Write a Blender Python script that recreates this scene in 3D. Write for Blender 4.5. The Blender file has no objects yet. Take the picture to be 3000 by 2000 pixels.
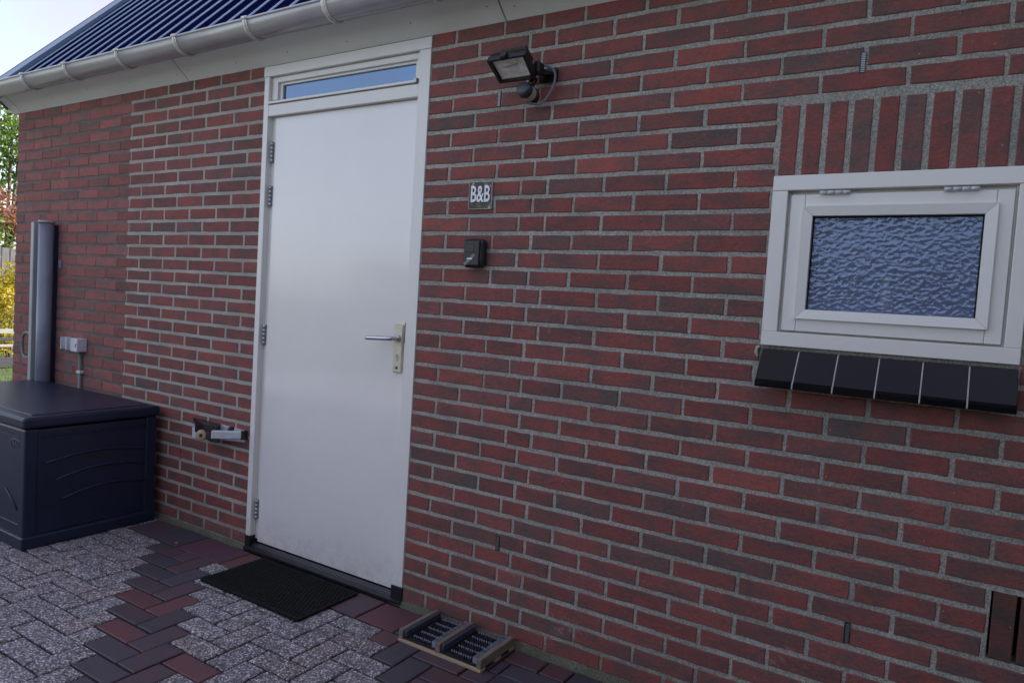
import bpy, bmesh, math, random
from mathutils import Vector, Matrix, noise

sc = bpy.context.scene
COL = sc.collection
rng = random.Random(7)

# ------------------------------------------------------------------ camera, sky, sun, exposure
CAM = Vector((1.722, -2.095, 1.203))
RX = Vector((0.84717, 0.52770, 0.06193))          # camera right
RD = Vector((0.08038, -0.01206, -0.99669))        # camera down
RF = Vector((-0.52520, 0.84935, -0.05263))        # camera forward
cd = bpy.data.cameras.new('camera')
cam = bpy.data.objects.new('camera', cd)
COL.objects.link(cam)
M = Matrix((RX, -RD, -RF)).transposed().to_4x4()
M.translation = CAM
cam.matrix_world = M
cd.sensor_width = 36.0
cd.lens = 2050 / 3000 * 36
cd.clip_start = 0.05
cd.clip_end = 500
sc.camera = cam

SUN_EL, SUN_AZ = math.radians(34), math.radians(40)   # azimuth from +Y towards +X
w = bpy.data.worlds.new("World")
sc.world = w
w.use_nodes = True
nt = w.node_tree
nt.nodes.clear()
sky = nt.nodes.new('ShaderNodeTexSky')
sky.sky_type = 'NISHITA'
sky.sun_disc = False
sky.sun_elevation = SUN_EL
sky.sun_rotation = SUN_AZ
sky.altitude = 0
sky.air_density = 1.0
sky.dust_density = 1.5
sky.ozone_density = 1.0
bg = nt.nodes.new('ShaderNodeBackground')
bg.inputs['Strength'].default_value = 0.10
wo = nt.nodes.new('ShaderNodeOutputWorld')
# thin high cloud: a pale veil with soft streaks over the clear sky
tc = nt.nodes.new('ShaderNodeTexCoord')
mpg = nt.nodes.new('ShaderNodeMapping')
mpg.inputs['Scale'].default_value = (1.2, 3.0, 5.0)
cn = nt.nodes.new('ShaderNodeTexNoise')
cn.inputs['Scale'].default_value = 1.4
cn.inputs['Detail'].default_value = 6
cn.inputs['Roughness'].default_value = 0.55
cr = nt.nodes.new('ShaderNodeValToRGB')
cr.color_ramp.elements[0].position = 0.40
cr.color_ramp.elements[0].color = (0.38, 0.38, 0.38, 1)
cr.color_ramp.elements[1].position = 0.72
cr.color_ramp.elements[1].color = (0.75, 0.75, 0.75, 1)
cm = nt.nodes.new('ShaderNodeMix')
cm.data_type = 'RGBA'
cm.inputs[7].default_value = (1.90, 1.57, 1.62, 1)
nt.links.new(tc.outputs['Generated'], mpg.inputs[0])
nt.links.new(mpg.outputs[0], cn.inputs['Vector'])
nt.links.new(cn.outputs[0], cr.inputs[0])
nt.links.new(cr.outputs[0], cm.inputs[0])
nt.links.new(sky.outputs[0], cm.inputs[6])
nt.links.new(cm.outputs[2], bg.inputs[0])
nt.links.new(bg.outputs[0], wo.inputs[0])

sl = bpy.data.lights.new('sun', 'SUN')
sl.energy = 3.0
sl.angle = math.radians(0.5)
sl.color = (1.0, 0.93, 0.82)
so = bpy.data.objects.new('sun', sl)
COL.objects.link(so)
sdir = Vector((math.sin(SUN_AZ) * math.cos(SUN_EL), math.cos(SUN_AZ) * math.cos(SUN_EL), math.sin(SUN_EL)))
so.rotation_euler = sdir.to_track_quat('Z', 'Y').to_euler()

sc.view_settings.view_transform = 'Standard'
sc.view_settings.look = 'None'
sc.view_settings.exposure = 2.22
sc.view_settings.gamma = 1.0
sc.view_settings.use_curve_mapping = False
try:
    sc.cycles.use_denoising = True
    sc.cycles.max_bounces = 8
    sc.cycles.transmission_bounces = 6
    sc.cycles.sample_clamp_indirect = 6
except Exception:
    pass

# ------------------------------------------------------------------ helpers
def newmat(name):
    m = bpy.data.materials.new(name)
    m.use_nodes = True
    nt = m.node_tree
    b = nt.nodes['Principled BSDF']
    return m, nt, b

def N(nt, t, **kw):
    n = nt.nodes.new(t)
    for k, v in kw.items():
        if k.startswith('i_'):
            n.inputs[k[2:]].default_value = v
        else:
            setattr(n, k, v)
    return n

def L(nt, a, b):
    nt.links.new(a, b)

def ramp(nt, src, stops, interp='LINEAR'):
    r = nt.nodes.new('ShaderNodeValToRGB')
    r.color_ramp.interpolation = interp
    els = r.color_ramp.elements
    while len(els) < len(stops):
        els.new(0.5)
    for e, (p, c) in zip(els, stops):
        e.position = p
        e.color = (c[0], c[1], c[2], 1) if isinstance(c, (tuple, list)) else (c, c, c, 1)
    nt.links.new(src, r.inputs[0])
    return r

def mix(nt, f, a, b, mode='MIX'):
    m = nt.nodes.new('ShaderNodeMix')
    m.data_type = 'RGBA'
    m.blend_type = mode
    for s, v in ((m.inputs[0], f), (m.inputs[6], a), (m.inputs[7], b)):
        if hasattr(v, 'is_linked'):
            nt.links.new(v, s)
        elif isinstance(v, (int, float)):
            s.default_value = v
        else:
            s.default_value = (v[0], v[1], v[2], 1)
    return m.outputs[2]

def noisetex(nt, scale, detail=3, rough=0.55, vec=None, mapscale=None):
    n = nt.nodes.new('ShaderNodeTexNoise')
    n.inputs['Scale'].default_value = scale
    n.inputs['Detail'].default_value = detail
    n.inputs['Roughness'].default_value = rough
    g = nt.nodes.new('ShaderNodeNewGeometry')
    src = g.outputs['Position'] if vec is None else vec
    if mapscale:
        mp = nt.nodes.new('ShaderNodeMapping')
        mp.inputs['Scale'].default_value = mapscale
        nt.links.new(src, mp.inputs[0])
        src = mp.outputs[0]
    nt.links.new(src, n.inputs['Vector'])
    return n

def bump(nt, b, h, dist, strength=1.0, prev=None):
    bm_ = nt.nodes.new('ShaderNodeBump')
    bm_.inputs['Distance'].default_value = dist
    bm_.inputs['Strength'].default_value = strength
    nt.links.new(h, bm_.inputs['Height'])
    if prev is not None:
        nt.links.new(prev, bm_.inputs['Normal'])
    nt.links.new(bm_.outputs[0], b.inputs['Normal'])
    return bm_.outputs[0]

def plain(name, col, rough=0.6, metal=0.0, spec=0.5, var=0.12, vscale=6.0, bscale=None, bdist=0.0005, coat=0.0):
    m, nt, b = newmat(name)
    n = noisetex(nt, vscale, 4)
    lo = tuple(c * (1 - var) for c in col)
    hi = tuple(min(1, c * (1 + var)) for c in col)
    r = ramp(nt, n.outputs[0], [(0.3, lo), (0.7, hi)])
    L(nt, r.outputs[0], b.inputs['Base Color'])
    b.inputs['Roughness'].default_value = rough
    b.inputs['Metallic'].default_value = metal
    b.inputs['Specular IOR Level'].default_value = spec
    if coat:
        b.inputs['Coat Weight'].default_value = coat
        b.inputs['Coat Roughness'].default_value = 0.15
    if bscale:
        n2 = noisetex(nt, bscale, 3)
        bump(nt, b, n2.outputs[0], bdist)
    return m

MATS = {}
# brick: tone comes from the brick itself (object colour or, on joined bricks, a per-face colour)
def mat_brick(name, attr):
    m, nt, b = newmat(name)
    if attr == 'object':
        oi = N(nt, 'ShaderNodeObjectInfo')
        tone = oi.outputs['Color']
    else:
        at = N(nt, 'ShaderNodeAttribute', attribute_name='tone')
        tone = at.outputs['Color']
    n1 = noisetex(nt, 9, 4, 0.6, mapscale=(1, 1, 1.8))
    f1 = ramp(nt, n1.outputs[0], [(0.44, 0), (0.60, 1)])
    brown = mix(nt, 1.0, tone, (0.64, 1.02, 1.06), 'MULTIPLY')
    c = mix(nt, f1.outputs[0], tone, brown)
    n2 = noisetex(nt, 85, 5, 0.7, mapscale=(0.75, 1, 1.2))
    f2 = ramp(nt, n2.outputs[0], [(0.25, 0.80), (0.75, 1.16)])
    c = mix(nt, 1.0, c, f2.outputs[0], 'MULTIPLY')
    n3 = noisetex(nt, 420, 2, 0.6)
    f3 = ramp(nt, n3.outputs[0], [(0.25, 0.75), (0.75, 1.22)])
    c = mix(nt, 1.0, c, f3.outputs[0], 'MULTIPLY')
    # lime bloom and small pale chips
    n4 = noisetex(nt, 2.3, 3, 0.6)
    n5 = noisetex(nt, 60, 4, 0.75)
    mu = N(nt, 'ShaderNodeMath', operation='MULTIPLY')
    L(nt, n4.outputs[0], mu.inputs[0]); L(nt, n5.outputs[0], mu.inputs[1])
    f4 = ramp(nt, mu.outputs[0], [(0.37, 0), (0.47, 0.38)])
    c = mix(nt, f4.outputs[0], c, (0.42, 0.33, 0.31))
    v = N(nt, 'ShaderNodeTexVoronoi', i_Scale=36.0, i_Randomness=1.0)
    g = N(nt, 'ShaderNodeNewGeometry'); L(nt, g.outputs['Position'], v.inputs['Vector'])
    f5 = ramp(nt, v.outputs['Distance'], [(0.055, 0.55), (0.09, 0)])
    sel = ramp(nt, v.outputs['Color'], [(0.86, 0), (0.88, 1)])
    c = mix(nt, mix(nt, 1.0, f5.outputs[0], sel.outputs[0], 'MULTIPLY'), c, (0.5, 0.42, 0.38))
    L(nt, c, b.inputs['Base Color'])
    b.inputs['Roughness'].default_value = 0.88
    b.inputs['Specular IOR Level'].default_value = 0.25
    p = bump(nt, b, n2.outputs[0], 0.0035)
    bump(nt, b, n3.outputs[0], 0.0008, prev=p)
    return m
MATS['brick'] = mat_brick('brick_clay', 'object')
MATS['brick_joined'] = mat_brick('brick_clay_joined', 'tone')

def mat_mortar(name, col, dark, s=1.0):
    m, nt, b = newmat(name)
    n1 = noisetex(nt, 230, 5, 0.8)
    r = ramp(nt, n1.outputs[0], [(0.38, dark), (0.5, col), (0.60, tuple(c * 1.5 for c in col))])
    n2 = noisetex(nt, 5, 3)
    f = ramp(nt, n2.outputs[0], [(0.3, 0.80), (0.7, 1.15)])
    c = mix(nt, 1.0, r.outputs[0], f.outputs[0], 'MULTIPLY')
    # a faint green damp film low on the wall
    g = N(nt, 'ShaderNodeNewGeometry')
    sx = N(nt, 'ShaderNodeSeparateXYZ'); L(nt, g.outputs['Position'], sx.inputs[0])
    fz = ramp(nt, sx.outputs[2], [(0.02, 0.55), (0.20, 0.0)])
    n4 = noisetex(nt, 14, 4)
    fz2 = mix(nt, 1.0, fz.outputs[0], ramp(nt, n4.outputs[0], [(0.35, 0), (0.6, 1)]).outputs[0], 'MULTIPLY')
    c = mix(nt, fz2, c, (0.13, 0.135, 0.075))
    L(nt, c, b.inputs['Base Color'])
    b.inputs['Roughness'].default_value = 0.95
    b.inputs['Specular IOR Level'].default_value = 0.15
    bump(nt, b, n1.outputs[0], 0.006)
    return m
MATS['mortar'] = mat_mortar('pale_mortar', (0.43, 0.425, 0.375), (0.24, 0.235, 0.21))
MATS['skirt'] = mat_mortar('damp_mortar', (0.20, 0.20, 0.155), (0.045, 0.05, 0.035))
MATS['old_mortar'] = mat_mortar('old_mortar', (0.19, 0.165, 0.145), (0.11, 0.095, 0.085))

def mat_paint(name, col, rough=0.3):
    m, nt, b = newmat(name)
    n = noisetex(nt, 3.0, 4)
    r = ramp(nt, n.outputs[0], [(0.3, tuple(c * .95 for c in col)), (0.7, col)])
    n3 = noisetex(nt, 55, 3, 0.7)
    f3 = ramp(nt, n3.outputs[0], [(0.70, 0), (0.80, 0.35)])
    c = mix(nt, f3.outputs[0], r.outputs[0], tuple(x * .72 for x in col))
    g = N(nt, 'ShaderNodeNewGeometry')
    sx = N(nt, 'ShaderNodeSeparateXYZ'); L(nt, g.outputs['Position'], sx.inputs[0])
    nd = noisetex(nt, 26, 5, 0.75)
    lo = ramp(nt, sx.outputs[2], [(0.03, 0.55), (0.20, 0.0)])
    sp_ = ramp(nt, nd.outputs[0], [(0.42, 0), (0.68, 1)])
    c = mix(nt, mix(nt, 1.0, lo.outputs[0], sp_.outputs[0], 'MULTIPLY'), c, (0.42, 0.38, 0.33))
    L(nt, c, b.inputs['Base Color'])
    b.inputs['Roughness'].default_value = rough
    n2 = noisetex(nt, 60, 3, 0.6, mapscale=(1.0, 1, 0.25))
    n4 = noisetex(nt, 600, 2)
    p = bump(nt, b, n2.outputs[0], 0.0008, 0.6)
    bump(nt, b, n4.outputs[0], 0.00012, prev=p)
    return m
MATS['white'] = mat_paint('white_gloss_paint', (0.79, 0.77, 0.73), 0.30)
MATS['door_white'] = mat_paint('door_gloss_paint', (0.81, 0.78, 0.755), 0.30)
_b = MATS['door_white'].node_tree.nodes['Principled BSDF']
_b.inputs['Coat Weight'].default_value = 0.9
_b.inputs['Coat Roughness'].default_value = 0.09
MATS['soffit'] = plain('grey_board', (0.74, 0.78, 0.745), 0.55, var=0.05, vscale=3, bscale=300, bdist=0.0002)
MATS['gutter'] = plain('grey_pvc', (0.36, 0.35, 0.375), 0.26, metal=0.10, var=0.10, vscale=7, coat=0.4)
MATS['clip'] = plain('galvanised_strap', (0.66, 0.64, 0.60), 0.35, metal=0.25, var=0.2, vscale=60)
MATS['steel'] = plain('brushed_steel', (0.55, 0.56, 0.58), 0.28, metal=1.0, var=0.08, vscale=80)
MATS['hinge_steel'] = plain('dull_zinc', (0.40, 0.42, 0.43), 0.45, metal=0.8, var=0.3, vscale=120)
MATS['cream'] = plain('cream_anodised', (0.62, 0.58, 0.46), 0.35, metal=0.3, var=0.15, vscale=40)
MATS['black'] = plain('black_plastic', (0.013, 0.013, 0.016), 0.38, var=0.2, vscale=30, bscale=500, bdist=0.0002)
MATS['black_metal'] = plain('black_cast_metal', (0.012, 0.012, 0.014), 0.30, var=0.2, vscale=30)
MATS['threshold'] = plain('black_stone_threshold', (0.012, 0.014, 0.016), 0.32, var=0.3, vscale=30, bscale=200, bdist=0.0004)
MATS['rubber'] = plain('black_rubber', (0.008, 0.008, 0.009), 0.75, var=0.2, vscale=30, bscale=400, bdist=0.0008, spec=0.2)
MATS['roof'] = plain('dark_blue_sheet_steel', (0.005, 0.005, 0.030), 0.60, metal=0.0, var=0.15, vscale=3, spec=0.0)
MATS['roof_rib'] = plain('lit_sheet_steel_rib', (0.17, 0.28, 0.44), 0.35, metal=0.0, var=0.10, vscale=3, spec=0.5)  # paler than the panels: light caught by the ribs put into the colour
MATS['verge'] = plain('blue_verge_flashing', (0.045, 0.10, 0.20), 0.3, var=0.10, vscale=3, spec=0.7)
MATS['glaze'] = plain('black_glazed_tile', (0.0025, 0.0025, 0.006), 0.10, spec=0.28, var=0.3, vscale=20, bscale=60, bdist=0.0003)
MATS['grout'] = plain('pale_grout', (0.42, 0.42, 0.39), 0.9, var=0.2, vscale=200)
MATS['box'] = plain('dark_blue_grey_resin', (0.009, 0.015, 0.040), 0.36, var=0.15, vscale=8, bscale=350, bdist=0.0005)
MATS['screen'] = plain('grey_aluminium', (0.18, 0.195, 0.255), 0.30, var=0.10, vscale=8)
MATS['screen_bar'] = plain('pale_grey_aluminium', (0.33, 0.36, 0.36), 0.4, var=0.10, vscale=8)
MATS['white_plastic'] = plain('white_plastic', (0.55, 0.57, 0.62), 0.45, var=0.12, vscale=40)
MATS['conduit'] = plain('grey_conduit', (0.16, 0.18, 0.17), 0.5, var=0.15, vscale=40)
MATS['grey_cable'] = plain('grey_cable', (0.18, 0.18, 0.22), 0.45)
MATS['beige'] = plain('beige_plastic', (0.42, 0.30, 0.20), 0.5, var=0.2, vscale=60)
MATS['dark_void'] = plain('dark_interior', (0.02, 0.02, 0.02), 0.9)
MATS['curtain'] = plain('grey_interior_cloth', (0.14, 0.17, 0.30), 0.9, var=0.3, vscale=14)
MATS['bristle'] = plain('black_bristle', (0.010, 0.011, 0.016), 0.6, var=0.5, vscale=200)
MATS['bristle_end'] = plain('grey_bristle_tip', (0.20, 0.22, 0.29), 0.6, var=0.4, vscale=300)
MATS['bristle_blue'] = plain('blue_grey_bristle', (0.050, 0.056, 0.085), 0.5, var=0.4, vscale=120)
MATS['black_soil'] = plain('joint_sand', (0.012, 0.011, 0.012), 0.98, var=0.4, vscale=200, bscale=300, bdist=0.002)
MATS['white_letter'] = plain('white_letter', (0.86, 0.86, 0.88), 0.5, var=0.03)
MATS['grey_text'] = plain('grey_relief', (0.075, 0.078, 0.10), 0.5, var=0.1)

def mat_wood(name, a, b_, scale=(1, 1, 1), rough=0.75):
    m, nt, b = newmat(name)
    n = noisetex(nt, 30, 5, 0.65, mapscale=scale)
    r = ramp(nt, n.outputs[0], [(0.3, a), (0.7, b_)])
    L(nt, r.outputs[0], b.inputs['Base Color'])
    b.inputs['Roughness'].default_value = rough
    bump(nt, b, n.outputs[0], 0.001)
    return m
MATS['wood_rail'] = mat_wood('weathered_wood', (0.10, 0.075, 0.06), (0.27, 0.22, 0.19), (3, 0.3, 3))
MATS['wood_pale'] = mat_wood('pale_pine', (0.30, 0.22, 0.13), (0.50, 0.38, 0.25), (0.3, 3, 3))
MATS['wood_grey'] = mat_wood('grey_fence_wood', (0.04, 0.04, 0.045), (0.12, 0.12, 0.13), (3, 3, 0.2))
MATS['wood_white'] = mat_wood('white_rail_wood', (0.17, 0.17, 0.17), (0.27, 0.27, 0.26), (3, 0.3, 3))
MATS['wood_dark'] = mat_wood('dark_plank_wood', (0.012, 0.012, 0.02), (0.04, 0.04, 0.06), (3, 0.3, 3))
MATS['bark'] = mat_wood('bark', (0.05, 0.04, 0.03), (0.14, 0.11, 0.085), (2, 2, 0.4), 0.9)

# smooth concrete pavers and exposed-aggregate pavers
def mat_paver(name, agg, attr):
    m, nt, b = newmat(name)
    if attr == 'object':
        tone = N(nt, 'ShaderNodeObjectInfo').outputs['Color']
    else:
        tone = N(nt, 'ShaderNodeAttribute', attribute_name='tone').outputs['Color']
    n1 = noisetex(nt, 9, 3)
    blue = mix(nt, 1.0, tone, (0.84, 0.98, 1.10), 'MULTIPLY')
    f = ramp(nt, n1.outputs[0], [(0.44, 0), (0.62, 1 if not agg else 0.5)])
    c = mix(nt, f.outputs[0], tone, blue)
    if agg:
        v = N(nt, 'ShaderNodeTexVoronoi', i_Scale=175.0)
        v.feature = 'F1'
        g = N(nt, 'ShaderNodeNewGeometry')
        nz = noisetex(nt, 300, 2)
        ad = N(nt, 'ShaderNodeVectorMath', operation='MULTIPLY_ADD')
        ad.inputs[1].default_value = (0.003, 0.003, 0.003)
        L(nt, nz.outputs['Color'], ad.inputs[0]); L(nt, g.outputs['Position'], ad.inputs[2])
        L(nt, ad.outputs[0], v.inputs['Vector'])
        sp = N(nt, 'ShaderNodeSeparateColor'); L(nt, v.outputs['Color'], sp.inputs[0])
        st = ramp(nt, sp.outputs[0], [(0.0, (0.035, 0.033, 0.042)), (0.22, (0.13, 0.12, 0.125)), (0.42, (0.28, 0.25, 0.25)),
                                      (0.64, (0.50, 0.48, 0.50)), (0.84, (0.82, 0.80, 0.83))], 'CONSTANT')
        edge = ramp(nt, v.outputs['Distance'], [(0.42, 1), (0.75, 0)])
        st2 = mix(nt, 0.20, st.outputs[0], tone)
        cem = mix(nt, 1.0, c, (0.55, 0.5, 0.55), 'MULTIPLY')
        c = mix(nt, edge.outputs[0], cem, st2)
        nl = noisetex(nt, 22, 3)
        fl = ramp(nt, nl.outputs[0], [(0.3, 0.70), (0.7, 1.18)])
        c = mix(nt, 1.0, c, fl.outputs[0], 'MULTIPLY')
        L(nt, c, b.inputs['Base Color'])
        b.inputs['Roughness'].default_value = 0.7
        iv = N(nt, 'ShaderNodeMath', operation='SUBTRACT'); iv.inputs[0].default_value = 1.0
        L(nt, v.outputs['Distance'], iv.inputs[1])
        bump(nt, b, iv.outputs[0], 0.003)
    else:
        n2 = noisetex(nt, 260, 3, 0.7)
        f2 = ramp(nt, n2.outputs[0], [(0.25, 0.72), (0.75, 1.28)])
        c = mix(nt, 1.0, c, f2.outputs[0], 'MULTIPLY')
        n5 = noisetex(nt, 30, 5, 0.7)
        f5 = ramp(nt, n5.outputs[0], [(0.66, 0), (0.8, 0.22)])
        c = mix(nt, f5.outputs[0], c, (0.25, 0.24, 0.26))
        L(nt, c, b.inputs['Base Color'])
        b.inputs['Roughness'].default_value = 0.62
        bump(nt, b, n2.outputs[0], 0.0008)
    return m
for a in (0, 1):
    for at in ('object', 'tone'):
        MATS['paver_%d_%s' % (a, at)] = mat_paver('paver_' + ('aggregate_' if a else 'smooth_') + at, a, at)

# glass over a dark room; blue of the mirrored sky put into its tint
m, nt, b = newmat('sky_tinted_pane')
b.inputs['Base Color'].default_value = (0.010, 0.016, 0.03, 1)
b.inputs['Roughness'].default_value = 0.03
b.inputs['IOR'].default_value = 3.1
b.inputs['Specular Tint'].default_value = (0.50, 0.72, 1.0, 1)
n = noisetex(nt, 3, 2)
bump(nt, b, n.outputs[0], 0.002, 0.5)
MATS['sky_tinted_pane'] = m
# hammered obscure glass; sky blue painted into its gloss and diffuse layer
m, nt, b = newmat('hammered_pane')
v = N(nt, 'ShaderNodeTexVoronoi', i_Scale=74.0); v.feature = 'SMOOTH_F1'
v.inputs['Smoothness'].default_value = 0.22
g = N(nt, 'ShaderNodeNewGeometry')
nz = noisetex(nt, 50, 3)
ad = N(nt, 'ShaderNodeVectorMath', operation='MULTIPLY_ADD'); ad.inputs[1].default_value = (0.018, 0.018, 0.018)
L(nt, nz.outputs['Color'], ad.inputs[0]); L(nt, g.outputs['Position'], ad.inputs[2])
mp = N(nt, 'ShaderNodeMapping'); mp.inputs['Scale'].default_value = (0.92, 1, 1.15)
L(nt, ad.outputs[0], mp.inputs[0]); L(nt, mp.outputs[0], v.inputs['Vector'])
bp = N(nt, 'ShaderNodeBump'); bp.inputs['Distance'].default_value = 0.0016; bp.inputs['Strength'].default_value = 1.0
L(nt, v.outputs['Distance'], bp.inputs['Height'])
gl = N(nt, 'ShaderNodeBsdfGlossy'); gl.inputs['Roughness'].default_value = 0.12
gl.inputs['Color'].default_value = (0.62, 0.75, 1, 1)
L(nt, bp.outputs[0], gl.inputs['Normal'])
rf = N(nt, 'ShaderNodeBsdfTransparent'); rf.inputs['Color'].default_value = (0.95, 0.97, 1.0, 1)
mx = N(nt, 'ShaderNodeMixShader')
lw = N(nt, 'ShaderNodeFresnel', i_IOR=2.35)
L(nt, bp.outputs[0], lw.inputs['Normal'])
L(nt, lw.outputs[0], mx.inputs[0]); L(nt, rf.outputs[0], mx.inputs[1]); L(nt, gl.outputs[0], mx.inputs[2])
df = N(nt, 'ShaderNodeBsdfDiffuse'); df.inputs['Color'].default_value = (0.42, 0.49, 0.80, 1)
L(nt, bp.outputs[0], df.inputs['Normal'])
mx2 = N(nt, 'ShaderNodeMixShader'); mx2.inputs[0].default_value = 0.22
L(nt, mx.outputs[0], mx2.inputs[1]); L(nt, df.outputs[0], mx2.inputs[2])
L(nt, mx2.outputs[0], nt.nodes['Material Output'].inputs['Surface'])
MATS['hammered_pane'] = m
# lamp lens with reflector behind
MATS['lens'] = plain('frosted_reflector_lens', (0.80, 0.84, 0.76), 0.3, metal=0.0, var=0.3, vscale=45, bscale=120, bdist=0.001)
MATS['pir_lens'] = plain('milky_sensor_lens', (0.55, 0.47, 0.40), 0.4, var=0.1, vscale=60)
m, nt, b = newmat('dark_mirror_plate')
n = noisetex(nt, 45, 4, 0.7)
r = ramp(nt, n.outputs[0], [(0.48, (0.012, 0.010, 0.007)), (0.60, (0.05, 0.03, 0.018)), (0.70, (0.30, 0.22, 0.16))])  # browns of the mirrored garden mottled into the plate colour
L(nt, r.outputs[0], b.inputs['Base Color'])
b.inputs['Metallic'].default_value = 0.5
b.inputs['Roughness'].default_value = 0.12
MATS['plate'] = m

def mat_leaf(name, cols, trans=0.35):
    m, nt, b = newmat(name)
    oi = N(nt, 'ShaderNodeAttribute', attribute_name='tone')
    sp = N(nt, 'ShaderNodeSeparateColor'); L(nt, oi.outputs['Color'], sp.inputs[0])
    k = len(cols)
    r = ramp(nt, sp.outputs[0], [(i / max(1, k - 1), c) for i, c in enumerate(cols)])
    L(nt, r.outputs[0], b.inputs['Base Color'])
    b.inputs['Roughness'].default_value = 0.5
    tr = N(nt, 'ShaderNodeBsdfTranslucent')
    L(nt, mix(nt, 1.0, r.outputs[0], (1.8, 1.9, 1.0), 'MULTIPLY'), tr.inputs['Color'])
    mx = N(nt, 'ShaderNodeMixShader'); mx.inputs[0].default_value = trans
    L(nt, b.outputs[0], mx.inputs[1]); L(nt, tr.outputs[0], mx.inputs[2])
    L(nt, mx.outputs[0], nt.nodes['Material Output'].inputs['Surface'])
    return m
MATS['leaf_green'] = mat_leaf('green_leaves', [(0.03, 0.07, 0.015), (0.07, 0.13, 0.025), (0.14, 0.17, 0.03)])
MATS['leaf_dark'] = mat_leaf('dark_green_leaves', [(0.015, 0.035, 0.012), (0.03, 0.06, 0.02), (0.06, 0.10, 0.03)], 0.2)
MATS['leaf_red'] = mat_leaf('copper_leaves', [(0.09, 0.03, 0.03), (0.16, 0.06, 0.05), (0.22, 0.10, 0.06)])
MATS['leaf_yellow'] = mat_leaf('yellow_leaves', [(0.12, 0.14, 0.02), (0.30, 0.24, 0.02), (0.40, 0.30, 0.03)], 0.4)

# --- geometry
def obj(name, bm, mat, parent=None, loc=None, smooth=False):
    me = bpy.data.meshes.new(name)
    bm.normal_update()
    bm.to_mesh(me)
    bm.free()
    if mat is not None:
        for mm in (mat if isinstance(mat, (list, tuple)) else [mat]):
            me.materials.append(mm)
    if smooth:
        for p in me.polygons:
            p.use_smooth = True
    o = bpy.data.objects.new(name, me)
    COL.objects.link(o)
    if parent:
        o.parent = parent
        if loc is not None:
            o.location = loc
    elif loc is not None:
        o.location = loc
    return o

def empty(name, loc=(0, 0, 0), rz=0.0):
    o = bpy.data.objects.new(name, None)
    o.empty_display_size = 0.1
    COL.objects.link(o)
    o.location = loc
    o.rotation_euler = (0, 0, rz)
    return o

def tag(o, label=None, cat=None, group=None, kind=None):
    if label: o['label'] = label
    if cat: o['category'] = cat
    if group: o['group'] = group
    if kind: o['kind'] = kind
    return o

def box(bm, x0, x1, y0, y1, z0, z1, bev=0.0, seg=1, mi=0, mat=None):
    r = bmesh.ops.create_cube(bm, size=1.0)
    vs = r['verts']
    for v in vs:
        v.co = Vector((x0 + (v.co.x + .5) * (x1 - x0), y0 + (v.co.y + .5) * (y1 - y0), z0 + (v.co.z + .5) * (z1 - z0)))
    fs = list({f for v in vs for f in v.link_faces})
    if bev > 0:
        es = list({e for v in vs for e in v.link_edges})
        rr = bmesh.ops.bevel(bm, geom=es, offset=bev, segments=seg, affect='EDGES', profile=0.5)
        fs = list(set([f for f in fs if f.is_valid] + list(rr['faces'])))
        vs = list({v for f in fs for v in f.verts})
    for f in fs:
        f.material_index = mi
    if mat is not None:
        bmesh.ops.transform(bm, matrix=mat, verts=vs)
    return vs

def prism(bm, pts, axis, a0, a1, mi=0):
    """closed 2-D outline pts extruded along axis ('x','y' or 'z') from a0 to a1."""
    def co(p, a):
        if axis == 'x': return Vector((a, p[0], p[1]))
        if axis == 'y': return Vector((p[0], a, p[1]))
        return Vector((p[0], p[1], a))
    v0 = [bm.verts.new(co(p, a0)) for p in pts]
    v1 = [bm.verts.new(co(p, a1)) for p in pts]
    n = len(pts)
    fs = [bm.faces.new(v0[::-1]), bm.faces.new(v1)]
    for i in range(n):
        fs.append(bm.faces.new((v0[i], v0[(i + 1) % n], v1[(i + 1) % n], v1[i])))
    bmesh.ops.recalc_face_normals(bm, faces=fs)
    for f in fs: f.material_index = mi
    return v0 + v1

def tube(bm, pts, rad, n=10, mi=0, cap=True):
    pts = [Vector(p) for p in pts]
    rings = []
    up = Vector((0, 0, 1))
    prevu = None
    for i, p in enumerate(pts):
        d = (pts[min(i + 1, len(pts) - 1)] - pts[max(i - 1, 0)]).normalized()
        if prevu is None:
            a = d.cross(up if abs(d.z) < .9 else Vector((1, 0, 0))).normalized()
        else:
            a = (prevu - d * prevu.dot(d)).normalized()
        prevu = a
        b = d.cross(a)
        r = rad[i] if isinstance(rad, (list, tuple)) else rad
        rings.append([bm.verts.new(p + (a * math.cos(t) + b * math.sin(t)) * r) for t in [2 * math.pi * k / n for k in range(n)]])
    for i in range(len(rings) - 1):
        for k in range(n):
            f = bm.faces.new((rings[i][k], rings[i][(k + 1) % n], rings[i + 1][(k + 1) % n], rings[i + 1][k]))
            f.material_index = mi; f.smooth = True
    if cap:
        for rg in (rings[0][::-1], rings[-1]):
            f = bm.faces.new(rg); f.material_index = mi
    return rings

def bez(pts, n=8):
    """Catmull-Rom through pts."""
    P = [Vector(p) for p in pts]
    P = [P[0] * 2 - P[1]] + P + [P[-1] * 2 - P[-2]]
    out = []
    for i in range(1, len(P) - 2):
        for k in range(n):
            t = k / n
            out.append(0.5 * ((2 * P[i]) + (-P[i - 1] + P[i + 1]) * t + (2 * P[i - 1] - 5 * P[i] + 4 * P[i + 1] - P[i + 2]) * t * t
                              + (-P[i - 1] + 3 * P[i] - 3 * P[i + 1] + P[i + 2]) * t ** 3))
    out.append(P[-2])
    return out

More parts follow.
